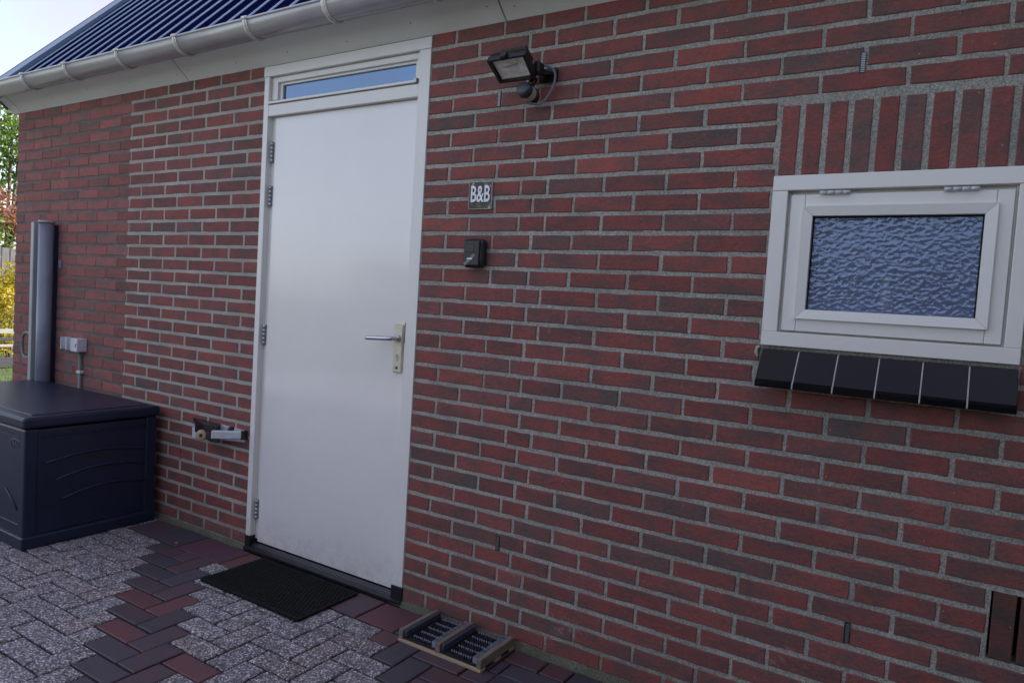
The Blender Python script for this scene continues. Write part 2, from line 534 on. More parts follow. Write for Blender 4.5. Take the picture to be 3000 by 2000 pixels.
def text_mesh(name, s, size, mat, parent, M4, extrude=0.001, offset=0.0, sx=1.0):
    cu = bpy.data.curves.new(name, 'FONT')
    cu.body = s
    cu.size = size
    cu.extrude = extrude
    cu.offset = offset
    cu.align_x = 'CENTER'; cu.align_y = 'CENTER'
    to = bpy.data.objects.new(name + '_tmp', cu)
    COL.objects.link(to)
    dg = bpy.context.evaluated_depsgraph_get()
    me = bpy.data.meshes.new_from_object(to.evaluated_get(dg))
    COL.objects.unlink(to)
    bpy.data.objects.remove(to)
    me.transform(M4 @ Matrix.Diagonal((sx, 1, 1, 1)))
    me.materials.clear(); me.materials.append(mat)
    o = bpy.data.objects.new(name, me)
    COL.objects.link(o)
    if parent: o.parent = parent
    return o
FACE = Matrix(((1, 0, 0, 0), (0, 0, -1, 0), (0, 1, 0, 0), (0, 0, 0, 1)))   # text lying on XY -> facing -Y

def project(p):
    d = Vector(p) - CAM
    z = d.dot(RF)
    if z < 0.05: return None
    return 1500 + 2050 * d.dot(RX) / z, 1000 + 2050 * d.dot(RD) / z

def px_area(cs):
    """area in photograph pixels of a quad, 0 when out of the frame"""
    q = [project(c) for c in cs]
    if any(a is None for a in q): return 0
    x0, x1 = min(a[0] for a in q), max(a[0] for a in q)
    y0, y1 = min(a[1] for a in q), max(a[1] for a in q)
    if x1 < 0 or x0 > 3000 or y1 < 0 or y0 > 2000: return 0
    A = abs(sum(q[i][0] * q[(i + 1) % 4][1] - q[(i + 1) % 4][0] * q[i][1] for i in range(4))) / 2
    fx = (min(x1, 3000) - max(x0, 0)) / max(1, x1 - x0)
    fy = (min(y1, 2000) - max(y0, 0)) / max(1, y1 - y0)
    return A * max(0, fx) * max(0, fy)

def slab_piece(wd, ht, dp, r, jit, bev, nl=5, ns=2):
    """a brick or paver: irregular outline in XZ centred on 0, face at y=0 looking to -Y, depth to +Y"""
    bm = bmesh.new()
    pts = []
    def edge(a, b, n):
        for k in range(n):
            t = k / n
            j = 0 if k == 0 else 1
            p = a.lerp(b, t)
            nrm = Vector((b.y - a.y, a.x - b.x)).normalized()
            pts.append(p + nrm * r.uniform(-jit, jit * .6) + Vector((r.uniform(-1, 1), 0)) * jit * .3 * (1 - j))
    c = [Vector((-wd / 2, -ht / 2)), Vector((wd / 2, -ht / 2)), Vector((wd / 2, ht / 2)), Vector((-wd / 2, ht / 2))]
    edge(c[0], c[1], nl); edge(c[1], c[2], ns); edge(c[2], c[3], nl); edge(c[3], c[0], ns)
    n = len(pts)
    sx = 1 - 2 * bev / wd; sz = 1 - 2 * bev / ht
    f_ = [bm.verts.new((p.x * sx, r.uniform(-.0003, .0003), p.y * sz)) for p in pts]
    m_ = [bm.verts.new((p.x, bev * .8, p.y)) for p in pts]
    b_ = [bm.verts.new((p.x, dp, p.y)) for p in pts]
    bm.faces.new(f_)
    for i in range(n):
        k = (i + 1) % n
        bm.faces.new((f_[k], f_[i], m_[i], m_[k]))
        bm.faces.new((m_[k], m_[i], b_[i], b_[k]))
    bmesh.ops.recalc_face_normals(bm, faces=bm.faces[:])
    return bm

_cache = {}
def piece_mesh(kind, wd, ht, dp, jit, bev, mat, nvar, name):
    key = (kind, round(wd, 4), round(ht, 4))
    if key not in _cache:
        lst = []
        for v in range(nvar):
            bm = slab_piece(wd, ht, dp, random.Random(hash(key) % 9973 + v * 17 + 3 if False else int(wd * 1e4) * 7 + int(ht * 1e4) + v * 131), jit, bev)
            me = bpy.data.meshes.new(name)
            bm.to_mesh(me); bm.free()
            me.materials.append(mat)
            lst.append(me)
        _cache[key] = lst
    return _cache[key]

def place_pieces(items, limit, name, stuff_name, parent, mat_obj, mat_join, nvar=6):
    """items: dicts loc, rot(Matrix 3x3 or None), size key, tone, corners. The largest in view become objects, the rest one part."""
    for it in items:
        it['a'] = px_area(it['corners'])
    items.sort(key=lambda q: -q['a'])
    inview = [i for i in items if i['a'] > 40]
    single, rest = inview[:limit], inview[limit:] + [i for i in items if i['a'] <= 40]
    for it in single:
        me = it['meshes'](mat_obj)[it['v'] % nvar]
        o = bpy.data.objects.new(it.get('name', name), me)
        COL.objects.link(o)
        o.parent = parent
        o.matrix_local = it['M']
        o.color = (*it['tone'], 1)
    if rest:
        verts, faces, cols = [], [], []
        for it in rest:
            me = it['meshes'](mat_obj)[it['v'] % nvar]
            base = len(verts)
            verts += [it['M'] @ v.co for v in me.vertices]
            for p in me.polygons:
                faces.append([base + i for i in p.vertices]); cols.append(it['tone'])
        me = bpy.data.meshes.new(stuff_name)
        me.from_pydata(verts, [], faces)
        at = me.attributes.new('tone', 'FLOAT_COLOR', 'FACE')
        flat = []
        for c in cols: flat += [c[0], c[1], c[2], 1.0]
        at.data.foreach_set('color', flat)
        me.materials.append(mat_join)
        o = bpy.data.objects.new(stuff_name, me)
        COL.objects.link(o)
        o.parent = parent
        o['kind'] = 'stuff'
    return len(single), len(rest)

# ================================================================== THE HOUSE
XC = -3.277                      # left corner of the house
DL, DR = -0.955, -0.008          # door frame
WL, WR = 1.272, 1.878            # window frame
WB, WT = 1.133, 1.611
CP, BP = 0.0625, 0.2112          # course height, brick pitch
ZT = 2.203                       # top of course 0
SEAM = -2.025
XE = 3.6
house = empty('brick_house')
tag(house, 'red brick house with white door, small window, grey gutter and blue metal roof', 'house')
wall = empty('wall'); wall.parent = house

# mortar body behind the bricks
bm = bmesh.new()
MY = 0.0018
for x0, x1, z0, z1 in ((SEAM, DL + .004, -.05, 2.32), (DR - .004, WL + .004, -.05, 2.32), (WL + .004, 1.868, -.05, WB + .004), (1.868, WR - .004, .570, WB + .004),
                       (WL + .004, WR - .004, WT - .004, 2.32), (1.868, 2.14, -.05, .400), (WR - .004, 2.14, .570, 2.32), (2.14, XE, -.05, 2.32)):
    box(bm, x0, x1, .0003 if x0 == SEAM else MY, .11, z0, z1)
obj('mortar', bm, MATS['mortar'], wall)
bm = bmesh.new()
box(bm, XC + .004, SEAM, .0016, .11, -.05, 2.32)
obj('old_mortar', bm, MATS['old_mortar'], wall)
# base bead of mortar along the paving
bm = bmesh.new()
for x0, x1 in ((-3.25, DL), (DR, XE)):
    n = int((x1 - x0) / .02)
    r1, r2, r3 = [], [], []
    for k in range(n + 1):
        x = x0 + (x1 - x0) * k / n
        d = noise.noise(Vector((x * 18, 0, 3))) * .004
        e = noise.noise(Vector((x * 30, 5, 3))) * .005
        r1.append(bm.verts.new((x, .004, .024 + e)))
        r2.append(bm.verts.new((x, -.004 + d, .010 + e)))
        r3.append(bm.verts.new((x, -.010 + d, -.010)))
    for k in range(n):
        bm.faces.new((r1[k], r2[k], r2[k + 1], r1[k + 1])); bm.faces.new((r2[k], r3[k], r3[k + 1], r2[k + 1]))
bmesh.ops.recalc_face_normals(bm, faces=bm.faces[:])
obj('mortar_skirt', bm, MATS['skirt'], wall, smooth=True)

def tone_new():
    k = rng.random()
    if k < .62: c = (0.270, 0.088, 0.078)
    elif k < .90: c = (0.240, 0.091, 0.082)
    elif k < .96: c = (0.195, 0.095, 0.086)
    else: c = (0.330, 0.098, 0.082)
    f = rng.uniform(.90, 1.10)
    return tuple(a * f for a in c)
def tone_old():
    f = rng.uniform(.85, 1.15)
    c = (0.34, 0.115, 0.102) if rng.random() < .75 else (0.29, 0.118, 0.106)
    return tuple(a * f for a in c)

items = []
def add_brick(x0, x1, z0, z1, old, nm='brick', y=None):
    wd, ht = x1 - x0, z1 - z0
    if wd < .02: return
    cx, cz = (x0 + x1) / 2, (z0 + z1) / 2
    wdr = round(wd * 500) / 500; htr = round(ht * 1000) / 1000
    yy = rng.uniform(-.0018, -.0007) if y is None else y
    ang = rng.uniform(-.004, .004)
    Mx = Matrix.Translation((cx, yy, cz)) @ Matrix.Rotation(ang, 4, 'Y')
    items.append(dict(M=Mx, v=rng.randrange(24), tone=tone_old() if old else tone_new(), name=nm,
                      meshes=lambda mat, a=wdr, b=htr: piece_mesh('b', a, b, .05, .0018, .0024, mat, 6, 'brick'),
                      corners=[(x0, 0, z0), (x1, 0, z0), (x1, 0, z1), (x0, 0, z1)]))
BH = 0.0486
vents = []
for r in range(36):
    zc = ZT - (r + .5) * CP
    z0, z1 = zc - BH / 2 + rng.uniform(-.0006, .0006), zc + BH / 2 + rng.uniform(-.0006, .0006)
    if r == 35: z0, z1 = -.03, .004
    # ---- left of the door
    off = 0.5 if r % 2 == 0 else 1.0
    edges = [DL]
    n = off
    while DL - n * BP > XC + .02:
        edges.append(DL - n * BP); n += 1
    edges.append(XC)
    for k in range(len(edges) - 1):
        b_, a_ = edges[k], edges[k + 1]
        old = (a_ + b_) / 2 < SEAM - .02
        ga = .0028 if a_ < SEAM + .02 else .0062
        gb = .0028 if b_ < SEAM + .02 else .0062
        if a_ == XC: ga = 0
        if b_ == DL: gb = .002
        da = rng.uniform(-.0015, .0015)
        add_brick(a_ + ga + da, b_ - gb + da * .3, z0 + (.0012 if old else 0), z1 - (.0008 if old else 0), old)
    # ---- between door and window, and on past the window
    if r % 2 == 1: us = [0, 1, 2, 2.5, 3.5, 4.5, 5.5]
    else: us = [0, .5, 1.5, 2.25, 3, 4, 5, 6]
    u = us[-1]
    while (u + 1) * BP < XE: u += 1; us.append(u)
    xs = [DR + .002] + [q * BP - (max(0, q - 5) * .010 if zc < 1.05 else 0) for q in us[1:]]
    for k in range(len(xs) - 1):
        a_, b_ = xs[k], xs[k + 1]
        ga, gb = (.0 if k == 0 else .0052), .0052
        da = rng.uniform(-.002, .002)
        a2, b2 = a_ + ga + da, b_ - gb + da * .4
        segs = [(a2, b2)]
        def cut(segs, c0, c1):
            out = []
            for s0, s1 in segs:
                if s1 <= c0 or s0 >= c1: out.append((s0, s1)); continue
                if s0 < c0: out.append((s0, c0))
                if s1 > c1: out.append((c1, s1))
            return out
        if WB - .02 < zc < WT + .02: segs = cut(segs, WL - .002, WR + .004)
        elif WT < zc < 1.815: segs = cut(segs, WL - .006, 1.935)
        elif 1.03 < zc < WB: segs = cut(segs, WL - .004, WR + .004)
        if .395 < zc < .575: segs = cut(segs, 1.862, 2.14)
        for s0, s1 in segs: add_brick(s0, s1, z0, z1, False)
# soldier course above the window
x = 1.2785
while x < 1.93:
    add_brick(x, x + .0468, WT + .003, 1.8085, False, nm='soldier_brick')
    x += .0612
ns = place_pieces(items, 300, 'brick', 'farther_bricks', wall, MATS['brick'], MATS['brick_joined'])

# weep vents in the perpends, open weep slots
def weep(x, z, pale, h=.052):
    bm = bmesh.new()
    box(bm, x - .0075, x + .0075, -.0018, .02, z - h / 2 - .002, z + h / 2 + .002, mi=0)
    k = 11
    for i in range(k):
        zz = z - h / 2 + (i + .5) * h / k
        box(bm, x - .0035, x + .0060, -.004, .0, zz - .0010, zz + .0010, mi=1)
    obj('weep_vent', bm, [MATS['black'], MATS['white_plastic'] if pale else MATS['conduit']], wall)
weep(.311, 1.926, True); weep(1.474, 1.905, True); weep(.419, .349, False); weep(1.557, .368, False)
for x, z, h in ((-1.500, 1.920, .05), (-1.481, .354, .05)):
    bm = bmesh.new(); box(bm, x - .003, x + .003, -.0013, .01, z - h / 2, z + h / 2)
    obj('weep_slot', bm, MATS['dark_void'], wall)
# air brick: upright bricks with open slots between
bm = bmesh.new(); box(bm, 1.866, 2.14, .06, .09, .402, .568)
obj('air_vent_void', bm, MATS['dark_void'], wall)
for k in range(4):
    x0 = 1.8735 + k * .0565
    b2 = slab_piece(.0475, .166, .05, random.Random(40 + k), .0008, .002)
    o = obj('vent_brick', b2, MATS['brick'], wall, (x0 + .02375, 0.0, .485))
    o.color = (.125, .055, .048, 1) if k != 0 else (.14, .06, .05, 1)

# gable end and back of the house
bm = bmesh.new()
PIT = 1.07
RY0, RZ0 = -.136, 2.312
YB = 6.2
ym = 3.05
zr = RZ0 + PIT * (ym - RY0)
prism(bm, [(.10, -.05), (YB, -.05), (YB, 2.3), (ym, zr - .12), (.10, RZ0 + PIT * (.1 - RY0) - .12)], 'x', XC + .006, XC + .10)
box(bm, XC + .006, XE, YB, YB + .1, -.05, 2.3)
box(bm, XE, XE + .1, .0, YB, -.05, 2.3)
obj('gable_wall', bm, MATS['old_mortar'], house)
gitems = []
for r in range(-18, 36):
    zc = ZT - (r + .5) * CP
    yhi = YB if zc < 2.25 else 2 * ym - (zc + .14 - RZ0) / PIT - RY0
    ylo = 0.004 if zc < 2.2 else max(.004, (zc + .14 - RZ0) / PIT + RY0)
    y = ylo
    first = .1056 if r % 2 else .2112
    while y < yhi - .03:
        wl = min(first if y == ylo else BP, yhi - y)
        yc = y + wl / 2
        Mx = Matrix.Translation((XC, yc, zc)) @ Matrix.Rotation(-math.pi / 2, 4, 'Z')
        ww = round((wl - .005) * 500) / 500
        if ww > .02:
            gitems.append(dict(M=Mx, v=rng.randrange(24), tone=tone_old(),
                               meshes=lambda mat, a=ww: piece_mesh('b', a, .05, .05, .0011, .0022, mat, 6, 'brick'),
                               corners=[(XC, y, zc)] * 4))
        y += wl
place_pieces(gitems, 0, 'brick', 'gable_bricks', house, MATS['brick'], MATS['brick_joined'])

# soffit boards, sloping out from the wall head
SD = Vector((0, -.077, .062)).normalized()
SN = Vector((0, -.062, -.077)).normalized()
xs = [-3.345, -3.225, -1.521, .323, 2.17, XE + .05]
for k in range(len(xs) - 1):
    bm = bmesh.new()
    x0, x1 = xs[k] + .0032, xs[k + 1] - .0032
    p = [(-.001, 2.1935), (-.001 + SD.y * .18, 2.1935 + SD.z * .18)]
    q = [(p[1][0] - SN.y * .009, p[1][1] - SN.z * .009), (p[0][0] - SN.y * .009, p[0][1] - SN.z * .009)]
    prism(bm, [p[0], p[1], q[0], q[1]], 'x', x0, x1)
    o = obj('soffit_board', bm, MATS['soffit'], house)
    n = max(2, int((x1 - x0) / .30))
    bm = bmesh.new()
    for i in range(n):
        xx = x0 + .05 + (x1 - x0 - .1) * i / max(1, n - 1)
        for t in (.04, ):
            c = Vector((xx, .004 + SD.y * (t + rng.uniform(-.012, .03)), 0)); c.z = 2.1905 + (c.y - .004) / SD.y * SD.z
            MM = Matrix.Translation(c) @ SN.to_track_quat('Z', 'Y').to_matrix().to_4x4()
            bmesh.ops.create_cone(bm, cap_ends=True, segments=8, radius1=.0032, radius2=.0026, depth=.003, matrix=MM)
    obj('screw_heads', bm, MATS['black_metal'], o)
bm = bmesh.new()   # dark backing seen through the board joints
box(bm, -3.3, XE, .03, .08, 2.2, 2.31)
prism(bm, [(.020, 2.196), (-.125, 2.3128), (-.12, 2.332), (.025, 2.213)], 'x', -3.3, XE)
obj('soffit_backing', bm, MATS['dark_void'], house)

# gutter and straps
GY, GZ, GR = -.160, 2.302, .060
gut = None
bm = bmesh.new()
prof = []
for k in range(17):
    a = math.pi + math.pi * k / 16
    prof.append((GY + GR * math.cos(a), GZ + GR * math.sin(a)))
inn = [(GY + (p[0] - GY) * .95, GZ + (p[1] - GZ) * .95) for p in prof]
prism(bm, prof + inn[::-1], 'x', -3.40, XE + .05)
tube(bm, [(-3.40, GY - GR + .001, GZ), (XE + .05, GY - GR + .001, GZ)], .0055, 8)
gut = obj('gutter', bm, MATS['gutter'], house)
for f in gut.data.polygons: f.use_smooth = len(f.vertices) == 4
for i in range(13):
    xx = -3.222 + i * .478 + (0, .01, -.01, .005)[i % 4]
    bm = bmesh.new()
    ro = [(GY + (p[0] - GY) * 1.045, GZ + (p[1] - GZ) * 1.045) for p in prof]
    ri = [(GY + (p[0] - GY) * 1.005, GZ + (p[1] - GZ) * 1.005) for p in prof]
    prism(bm, ro + ri[::-1], 'x', xx - .013, xx + .013)
    r2 = [(GY + (p[0] - GY) * 1.09, GZ + (p[1] - GZ) * 1.09) for p in prof]
    prism(bm, r2 + [(a * 1, b * 1) for a, b in ro[::-1]], 'x', xx - .0035, xx + .0035)
    tube(bm, [(xx - .013, GY - GR - .001, GZ + .003), (xx + .013, GY - GR - .001, GZ + .003)], .0085, 8)
    o = obj('strap', bm, MATS['clip'], gut)

# roof: sheet steel panels with raised ribs, verge flashing, ridge
roof = empty('roof'); roof.parent = house
RS = Vector((0, 1, PIT)).normalized()
RN = Vector((0, -PIT, 1)).normalized()
LEN = math.sqrt(1 + PIT * PIT) * (ym - RY0)
def rp(x, s, h):
    p = Vector((x, RY0, RZ0)) + RS * s + RN * h
    return p
def roof_box(bm, x0, x1, s0, s1, h0, h1):
    v = [bm.verts.new(rp(x, s, h)) for h in (h0, h1) for (x, s) in ((x0, s0), (x1, s0), (x1, s1), (x0, s1))]
    for f in ((0, 3, 2, 1), (4, 5, 6, 7), (0, 1, 5, 4), (1, 2, 6, 5), (2, 3, 7, 6), (3, 0, 4, 7)):
        bm.faces.new([v[i] for i in f])
RP = .1385
x = -3.173
k = 0
while x < XE:
    bm = bmesh.new()
    x1 = min(x + RP * 4, XE + .1)
    roof_box(bm, x + .001, x1, 0, LEN, -.012, 0)
    pan = obj('roof_panel', bm, MATS['roof'], roof)
    bm = bmesh.new()
    for q in range(4):
        xr = x + RP * (q + .5)
        if xr > XE: break
        pr = [(-.0075, .0), (-.0055, .005), (.0055, .005), (.0075, .0)]
        va = [bm.verts.new(rp(xr + a, 0, h)) for a, h in pr]
        vb = [bm.verts.new(rp(xr + a, LEN, h)) for a, h in pr]
        for i in range(3): bm.faces.new((va[i], va[i + 1], vb[i + 1], vb[i]))
        bm.faces.new(va[::-1])
    bmesh.ops.recalc_face_normals(bm, faces=bm.faces[:])
    obj('roof_ribs', bm, MATS['roof_rib'], pan)
    x += RP * 4
bm = bmesh.new()
roof_box(bm, -3.335, -3.175, -.01, LEN, .002, .022)
roof_box(bm, -3.341, -3.331, -.01, LEN, -.14, .024)
v = obj('verge_flashing', bm, MATS['verge'], roof)
bm = bmesh.new()
prism(bm, [(ym - .12, zr - .10), (ym, zr + .03), (ym + .12, zr - .10), (ym, zr + .0)], 'x', -3.35, XE + .1)
obj('ridge_cap', bm, MATS['verge'], roof)
bm = bmesh.new()
prism(bm, [(ym, zr - .02), (YB + .15, 2.3), (YB + .15, 2.28), (ym, zr - .05)], 'x', -3.35, XE + .1)
obj('back_slope', bm, MATS['roof'], roof)

# ---------------------------------------------------------------- door
bm = bmesh.new()
Y0 = -.004
box(bm, DL, -.924, Y0, .10, .066, 2.1455, .0012)          # left jamb
box(bm, -.062, DR, Y0, .10, .070, 2.1455, .0012)          # right jamb
box(bm, DL - .004, DR + .002, Y0 - .0015, .10, 2.1465, 2.190, .0012)   # head
box(bm, -.9235, -.0625, Y0 + .001, .10, 1.972, 2.021, .0015)       # middle rail
box(bm, -.9235, -.902, .026, .10, .05, 1.9715)                    # rebate behind the leaf
door = obj('door_frame', bm, MATS['white'], house)
bm = bmesh.new()
box(bm, -.9005, -.0635, .020, .060, .040, 1.9705, .0015)
leaf = obj('door_leaf', bm, MATS['door_white'], house)
# hinges
for z in (1.8165, 1.622, .997, .190):
    bm = bmesh.new()
    for i in range(5):
        za = z - .046 + i * .0184
        tube(bm, [(-.9095, .0145, za), (-.9095, .0145, za + .0174)], .0072, 12)
    box(bm, -.9225, -.902, .018, .0255, z - .044, z + .044)
    obj('hinge', bm, MATS['hinge_steel'], door)
# top light: sash, glass, weather bar
bm = bmesh.new()
for x0, x1, z0, z1 in ((-.9225, -.884, 2.046, 2.1445), (-.085, -.0635, 2.046, 2.1445), (-.8835, -.0855, 2.121, 2.1445)):
    box(bm, x0, x1, .012, .05, z0, z1, .001)
for x0, x1, z0, z1 in ((-.8832, -.866, 2.047, 2.1205), (-.102, -.0858, 2.047, 2.1205), (-.8655, -.1025, 2.111, 2.1205)):
    box(bm, x0, x1, .024, .05, z0, z1, .001)
tl = obj('transom_sash', bm, MATS['white'], house)
bm = bmesh.new()
box(bm, -.87, -.09, .034, .038, 2.034, 2.114)
obj('transom_pane', bm, MATS['sky_tinted_pane'], tl)
bm = bmesh.new()
prism(bm, [(-.012, 2.0245), (-.012, 2.033), (.03, 2.041), (.03, 2.0245)], 'x', -.923, -.080)
obj('weather_bar', bm, MATS['white'], tl)
bm = bmesh.new(); box(bm, -.0795, -.066, -.014, .02, 2.0235, 2.041, .001)
obj('bar_end', bm, MATS['hinge_steel'], tl)
# threshold
bm = bmesh.new()
prism(bm, [(-.014, .0), (-.014, .012), (.004, .020), (.018, .034), (.07, .036), (.07, .0)], 'x', DL, DR)
box(bm, DL - .0005, -.9235, -.006, .03, .0125, .0655, .001)
box(bm, -.0628, DR + .002, -.006, .03, .0125, .0695, .001)
obj('threshold', bm, MATS['threshold'], house)
# handle plate, lever, lock
bm = bmesh.new()
vs = box(bm, -.1275, -.0825, .007, .0205, .908, 1.098, .003)
plate = obj('handle_plate', bm, MATS['cream'], leaf)
bm = bmesh.new()
tube(bm, bez([(-.105, .008, 1.042), (-.105, -.022, 1.042), (-.112, -.036, 1.042), (-.135, -.043, 1.041), (-.185, -.046, 1.039), (-.222, -.046, 1.037)], 6),
     .0088, 14)
tube(bm, [(-.105, .007, 1.042), (-.105, -.004, 1.042)], .0135, 16)
o = obj('lever', bm, MATS['steel'], leaf)
bm = bmesh.new()
tube(bm, [(-.105, .010, .973), (-.105, .0045, .973)], .0078, 14)
box(bm, -.1075, -.1025, .0052, .01, .951, .968)
obj('lock_cylinder', bm, MATS['hinge_steel'], leaf)
bm = bmesh.new(); box(bm, -.1058, -.1042, .0040, .0044, .969, .977); box(bm, -.1105, -.0995, .0062, .0068, .921, .931)
obj('key_slot', bm, MATS['black_metal'], leaf)
bm = bmesh.new(); box(bm, -.0625, -.0605, -.0052, .0, 1.027, 1.107)
obj('strike_slot', bm, MATS['black_metal'], door)

# ---------------------------------------------------------------- window
bm = bmesh.new()
FY = -.014
box(bm, WL, 1.3135, FY, .07, 1.1730, 1.569, .0015)
box(bm, 1.8435, WR, FY, .07, 1.1730, 1.569, .0015)
box(bm, WL, WR, FY - .0012, .07, 1.5693, WT, .0015)
box(bm, WL, WR, FY - .0012, .07, WB, 1.1727, .0015)
win = obj('window', bm, MATS['white'], house)
bm = bmesh.new()
SX0, SX1, SZ0, SZ1 = 1.3225, 1.8370, 1.1785, 1.5580
GX0, GX1, GZ0, GZ1 = 1.386, 1.7755, 1.2435, 1.4945
SY = -.006
for x0, x1, z0, z1 in ((SX0, GX0 - .026, SZ0, SZ1), (GX1 + .026, SX1, SZ0, SZ1), (GX0 - .0255, GX1 + .0255, GZ1 + .0255, SZ1), (GX0 - .0255, GX1 + .0255, SZ0, GZ0 - .0255)):
    box(bm, x0, x1, SY, .05, z0, z1, .002, 2)
sash = obj('sash', bm, MATS['white'], house)
# mitred glazing bead, sloping inwards
bm = bmesh.new()
o_ = [(GX0 - .030, GZ0 - .030), (GX1 + .030, GZ0 - .030), (GX1 + .030, GZ1 + .030), (GX0 - .030, GZ1 + .030)]
i_ = [(GX0 - .004, GZ0 - .004), (GX1 + .004, GZ0 - .004), (GX1 + .004, GZ1 + .004), (GX0 - .004, GZ1 + .004)]
for k in range(4):
    a, b_, c, d = o_[k], o_[(k + 1) % 4], i_[(k + 1) % 4], i_[k]
    g_ = .0004
    vv = []
    def mk(p, y): return bm.verts.new((p[0], y, p[1]))
    cx, cz = (a[0] + b_[0]) / 2, (a[1] + b_[1]) / 2
    def sh(p):   # leave a hairline at the mitres
        return (p[0] + (cx - p[0]) * .0015 if k % 2 == 0 else p[0], p[1] + (cz - p[1]) * .0022 if k % 2 == 1 else p[1])
    a, b_, c, d = sh(a), sh(b_), sh(c), sh(d)
    A, B, C2, D = mk(a, SY - .010), mk(b_, SY - .010), mk(c, SY - .006), mk(d, SY - .006)
    A1, B1, C1, D1 = mk(a, SY + .0008), mk(b_, SY + .0008), mk(c, .019), mk(d, .019)
    for f in ((A, B, C2, D), (A1, B1, B, A), (D, C2, C1, D1), (A1, A, D, D1), (B, B1, C1, C2)):
        bm.faces.new(f)
bmesh.ops.recalc_face_normals(bm, faces=bm.faces[:])
obj('glazing_bead', bm, MATS['white'], sash)
m, nt, b = newmat('pane_clear_back')
tb = N(nt, 'ShaderNodeBsdfTransparent'); tb.inputs['Color'].default_value = (0.93, 0.96, 0.97, 1)
L(nt, tb.outputs[0], nt.nodes['Material Output'].inputs['Surface'])
bm = bmesh.new(); box(bm, GX0 - .006, GX1 + .006, .012, .016, GZ0 - .006, GZ1 + .006)
bm.normal_update()
for f in bm.faces:
    f.material_index = 0 if f.normal.y < -.5 else 1
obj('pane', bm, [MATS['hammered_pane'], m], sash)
bm = bmesh.new()
for (x0, x1, z0, z1) in ((GX0 - .004, GX1 + .004, GZ1 + .0005, GZ1 + .004), (GX0 - .004, GX0 - .0005, GZ0 - .004, GZ1 + .004), (GX1 + .0005, GX1 + .004, GZ0 - .004, GZ1 + .004)):
    box(bm, x0, x1, .007, .0115, z0, z1)
obj('glazing_seal', bm, MATS['rubber'], sash)
for x0, x1 in ((1.397, 1.474), (1.688, 1.764)):
    bm = bmesh.new()
    for i in range(4):
        w_ = (x1 - x0) / 4
        tube(bm, [(x0 + i * w_, -.0155, 1.5605), (x0 + (i + 1) * w_ - .0012, -.0150, 1.5605)], .0048, 10)
    obj('hinge', bm, MATS['white_plastic'], win)
bm = bmesh.new()   # rebate behind the sash gap
box(bm, 1.3138, 1.3205, .010, .07, 1.1732, 1.5688); box(bm, 1.8385, 1.8432, .010, .07, 1.1732, 1.5688)
box(bm, 1.3210, 1.838, .014, .07, 1.5585, 1.5688); box(bm, 1.3210, 1.838, .014, .07, 1.1732, 1.178)
obj('rebate', bm, MATS['white'], win)
# room behind: cloth and a pale bottle on the inner ledge
bm = bmesh.new(); box(bm, 1.25, 1.92, .085, .09, 1.10, 1.66)
obj('inner_curtain', bm, MATS['curtain'], win)

# glazed sill tiles
sill = empty('window_sill'); sill.parent = house
for k in range(6):
    x0, x1 = 1.2785 + k * .1002, 1.2785 + (k + 1) * .1002 - .0035
    bm = bmesh.new()
    pf = [(.02, 1.118), (.0, 1.1225), (-.012, 1.1205), (-.075, 1.040), (-.081, 1.034), (-.082, 1.020), (-.074, 1.018), (-.004, 1.098), (.02, 1.10)]
    prism(bm, pf, 'x', x0, x1)
    bmesh.ops.bevel(bm, geom=[e for e in bm.edges if abs(e.verts[0].co.x - e.verts[1].co.x) < 1e-5], offset=.0012, segments=1, affect='EDGES')
    obj('sill_tile', bm, MATS['glaze'], sill)
bm = bmesh.new()
for k in range(1, 6):
    x = 1.2785 + k * .1002 - .0035
    prism(bm, [(.02, 1.116), (.0, 1.1205), (-.012, 1.1190), (-.0745, 1.0385), (-.0802, 1.0335), (-.0810, 1.021), (-.0735, 1.0195), (-.004, 1.099), (.02, 1.10)], 'x', x + .0001, x + .0034)
prism(bm, [(-.002, 1.03), (-.012, 1.0445), (-.004, 1.0445), (.03, 1.03)], 'x', 1.282, 1.876)
obj('grout_lines', bm, MATS['grout'], sill)
bm = bmesh.new()
tube(bm, bez([(1.2705, -.012, 1.128), (1.263, -.010, 1.122), (1.2615, -.008, 1.108), (1.266, -.006, 1.099)], 4), [.004] * 3 + [.005] * 7 + [.004] * 3, 8)
obj('mortar_smear', bm, MATS['grout'], sill)

# bottle behind the obscure glass
bm = bmesh.new()
prof_b = [(.0135, 0), (.0155, .006), (.0155, .046), (.012, .054), (.009, .058), (.009, .068), (.013, .070), (.012, .090), (.006, .096)]
ring = []
for rr, zz in prof_b:
    if rr == 0: continue
    ring.append([bm.verts.new((rr * math.cos(2 * math.pi * k / 16), rr * math.sin(2 * math.pi * k / 16), zz)) for k in range(16)])
for a, b_ in zip(ring, ring[1:]):
    for k in range(16): bm.faces.new((a[k], a[(k + 1) % 16], b_[(k + 1) % 16], b_[k]))
bm.faces.new(ring[0][::-1]); bm.faces.new(ring[-1])
for v_ in bm.verts:
    q_ = noise.noise(v_.co * 90) * .0022
    v_.co.x *= 1 + q_ / .013; v_.co.y *= 1 + q_ / .02
bt = obj('bottle', bm, MATS['white_letter'], None, (1.574, .0345, 1.2505), smooth=True)
tag(bt, 'small white bottle standing behind the frosted window glass', 'bottle')
bm = bmesh.new(); box(bm, 1.33, 1.84, .0265, .084, 1.232, 1.2495)
obj('inner_ledge', bm, MATS['curtain'], win)

